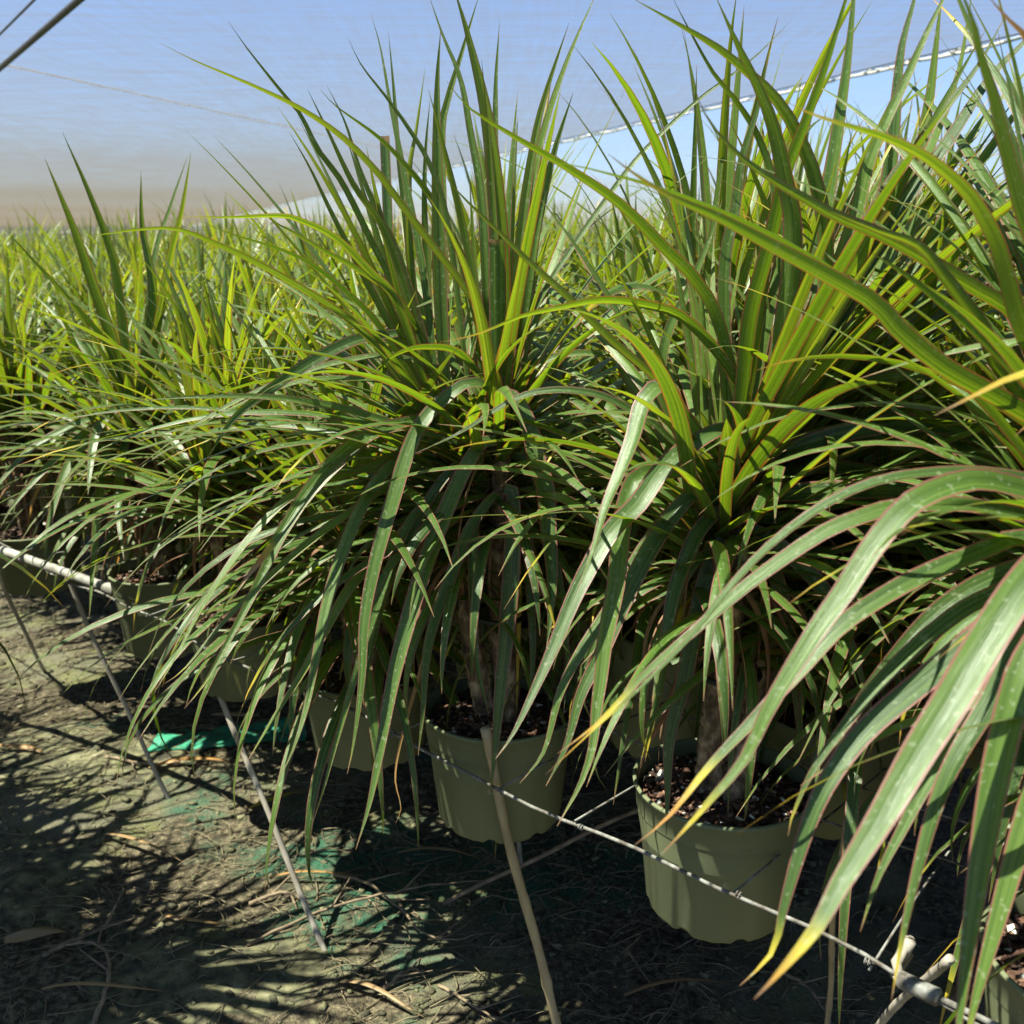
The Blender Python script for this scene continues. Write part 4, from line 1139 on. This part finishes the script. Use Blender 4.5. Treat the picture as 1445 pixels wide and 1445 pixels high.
o = mb.build("cloth_scrap", M_MAT); o.location = tuple(c); tag(o, "torn scrap of bright green ground cloth half buried in litter", "cloth scrap")

# ------------------------------------------------------------------ shade roof
ZR = CAMZ + 1.25
sa, sb = atZ(350, 300, ZR)[:2], atZ(1260, 90, ZR)[:2]
sd = unit(sb - sa); sn = np.array([-sd[1], sd[0]])
if sn[0] > 0: sn = -sn            # sn points to the left-hand panel
def roof_panel(name, w0, w1, mat, label, seed):
    L0, L1 = -170, 40
    nl, nw = 260, 70
    s = np.linspace(L0, L1, nl); wv = w0 + (w1 - w0) * np.linspace(0, 1, nw) ** 1.6
    S_, W_ = np.meshgrid(s, wv)
    base = (sa + sb) / 2
    X = base[0] + sd[0] * S_ + sn[0] * W_; Y = base[1] + sd[1] * S_ + sn[1] * W_
    Z = ZR + 0.008 * np.sin(S_ * 0.7 + seed) * np.clip(np.abs(W_ - w0) / 3, 0, 1) + 0.004 * np.sin(W_ * 1.1 + S_ * .31)
    fade = np.clip(np.abs(W_ - w0) / .5, 0, 1)
    Z = ZR + (Z - ZR) * fade
    v = np.stack([X.ravel(), Y.ravel(), Z.ravel()], 1)
    a = (np.arange(nw - 1)[:, None] * nl + np.arange(nl - 1)[None]).ravel()
    mb = MB(); mb.add(v, np.stack([a, a + 1, a + nl + 1, a + nl], 1))
    root = empty(name, (base[0], base[1], ZR)); org = np.array(root.location)
    vv = mb.v; mb.v = [q - org for q in vv]
    mb.build("cloth_sheet", mat, root); tag(root, label, "shade cloth", None)
    return root, org, base
r1, o1, b1 = roof_panel("shade_cloth", 0.035, 170, M_CLOTH, "large grey-blue woven shade cloth stretched overhead on the left", 0.3)
r2, o2, b2 = roof_panel("shade_cloth", -0.035, -120, M_CLOTH2, "thinner pale blue shade cloth overhead on the right of the laced seam", 1.7)
cw = empty("side_curtain", (0, 48, 0)); mb = MB()
cx_ = np.linspace(-75, 75, 120); cz_ = np.linspace(-0.05, ZR - 0.02, 6)
CX_, CZ_ = np.meshgrid(cx_, cz_)
a = (np.arange(5)[:, None] * 120 + np.arange(119)[None]).ravel()
mb.add(np.stack([CX_.ravel(), 0.12 * np.sin(CX_.ravel() * 1.7), CZ_.ravel()], 1), np.stack([a, a + 1, a + 121, a + 120], 1)); mb.build("curtain_sheet", M_CURTAIN, cw)
mb = MB(); tube(mb, np.stack([cx_, 0.12 * np.sin(cx_ * 1.7) - .03, np.full(120, ZR - .3)], 1), 0.02, 6); mb.build("curtain_cord", M_SEAM, cw)
tag(cw, "grey-brown shade cloth curtain closing the far end behind all the plants", "curtain")
# hem cords of both panels and the lacing between them
for (rt, org, off) in ((r1, o1, 0.035), (r2, o2, -0.035)):
    mb = MB(); s = np.linspace(-45, 25, 160)[:, None]
    P = np.concatenate([b1 + sd * s + sn * (off), np.full((160, 1), ZR - 0.004)], 1)
    tube(mb, P - org, 0.006, 6, False); mb.build("hem_cord", M_ROPE, rt)
lc = empty("seam_lacing", (b1[0], b1[1], ZR)); org = np.array(lc.location)
g = np.random.default_rng(3)
mb = MB(); s = -42.0; k = 0
pts = []
while s < 22:
    pts.append(np.append(b1 + sd * s + sn * (0.04 if k % 2 else -0.04), ZR - 0.012 - g.uniform(0, .012))); s += g.uniform(.16, .26); k += 1
tube(mb, np.array(pts) - org, 0.006, 6, False); mb.build("cord", M_LACE, lc)
mb = MB(); s = -42.0
while s < 22:
    e = g.uniform(.5, .95)
    q = np.linspace(0, e, 5)[:, None]
    P = np.concatenate([b1 + sd * (s + q) + sn * g.normal(0, .004), ZR - 0.016 - 0.012 * np.sin(q / e * 3.1)], 1)
    tube(mb, P - org, 0.011, 8); s += e + g.uniform(.04, .12)
mb.build("clear_sleeve", M_LACE, lc)
tag(lc, "glinting clear lacing along the seam between the two shade cloths", "lacing")
# sewn seam and cables under the left panel
def roof_line(name, p, q, dz, r, mat, label, parent=None, ext=4.0, cat="cable"):
    a_, b_ = atZ(*p, ZR + dz), atZ(*q, ZR + dz); d = unit(b_ - a_)
    a_ = a_ - d * ext; b_ = b_ + d * ext
    t = np.linspace(0, 1, 60)[:, None]; P = a_ * (1 - t) + b_ * t
    mb = MB()
    if parent is not None:
        tube(mb, P - np.array(parent.location), r, 6, False); return mb.build(name, mat, parent)
    o = tube(mb, P, r, 8, True); o = mb.build(name, mat, None, True, tuple(a_)); tag(o, label, cat, "cables under the shade cloth"); return o
roof_line("sewn_seam", (0, 90), (560, 213), -0.03, 0.006, M_SEAM, "", r1)
roof_line("roof_cable", (-8, 103), (118, -6), -0.10, 0.017, M_ROPE, "thick dark cable crossing the upper left corner under the shade cloth", None, 1.5)
roof_line("roof_cable", (0, 48), (48, 0), -0.10, 0.006, M_ROPE, "thin dark wire in the upper left corner above the thick cable", None, 1.5)

# ------------------------------------------------------------------ light
SUN_AZ, SUN_EL = R(-104), R(63)
world = bpy.data.worlds.new("World"); SC.world = world; world.use_nodes = True
nt = world.node_tree; nt.nodes.clear()
sky = nt.nodes.new('ShaderNodeTexSky'); sky.sky_type = 'NISHITA'; sky.sun_disc = False
sky.sun_elevation = SUN_EL; sky.sun_rotation = SUN_AZ
sky.air_density = 0.75; sky.dust_density = 0.0; sky.ozone_density = 6.0
bg = nt.nodes.new('ShaderNodeBackground'); bg.inputs[1].default_value = 0.068
wo = nt.nodes.new('ShaderNodeOutputWorld')
nt.links.new(sky.outputs[0], bg.inputs[0]); nt.links.new(bg.outputs[0], wo.inputs[0])
ld = bpy.data.lights.new("sun", 'SUN'); ld.energy = 5.0; ld.angle = R(0.5); ld.color = (1.0, 0.88, 0.66)
lo = bpy.data.objects.new("sun", ld); COL.objects.link(lo)
dirv = Vector((math.sin(SUN_AZ) * math.cos(SUN_EL), math.cos(SUN_AZ) * math.cos(SUN_EL), math.sin(SUN_EL)))
lo.rotation_euler = dirv.to_track_quat('Z', 'Y').to_euler()
lo.location = tuple(dirv * 20)

SC.view_settings.view_transform = 'Standard'
SC.view_settings.look = 'None'
SC.view_settings.exposure = 2.0
SC.view_settings.gamma = 1.0
SC.render.engine = 'CYCLES'
cy = SC.cycles
cy.max_bounces = 8; cy.diffuse_bounces = 3; cy.glossy_bounces = 3; cy.transmission_bounces = 6; cy.transparent_max_bounces = 12
cy.caustics_reflective = False; cy.caustics_refractive = False
cy.use_denoising = True
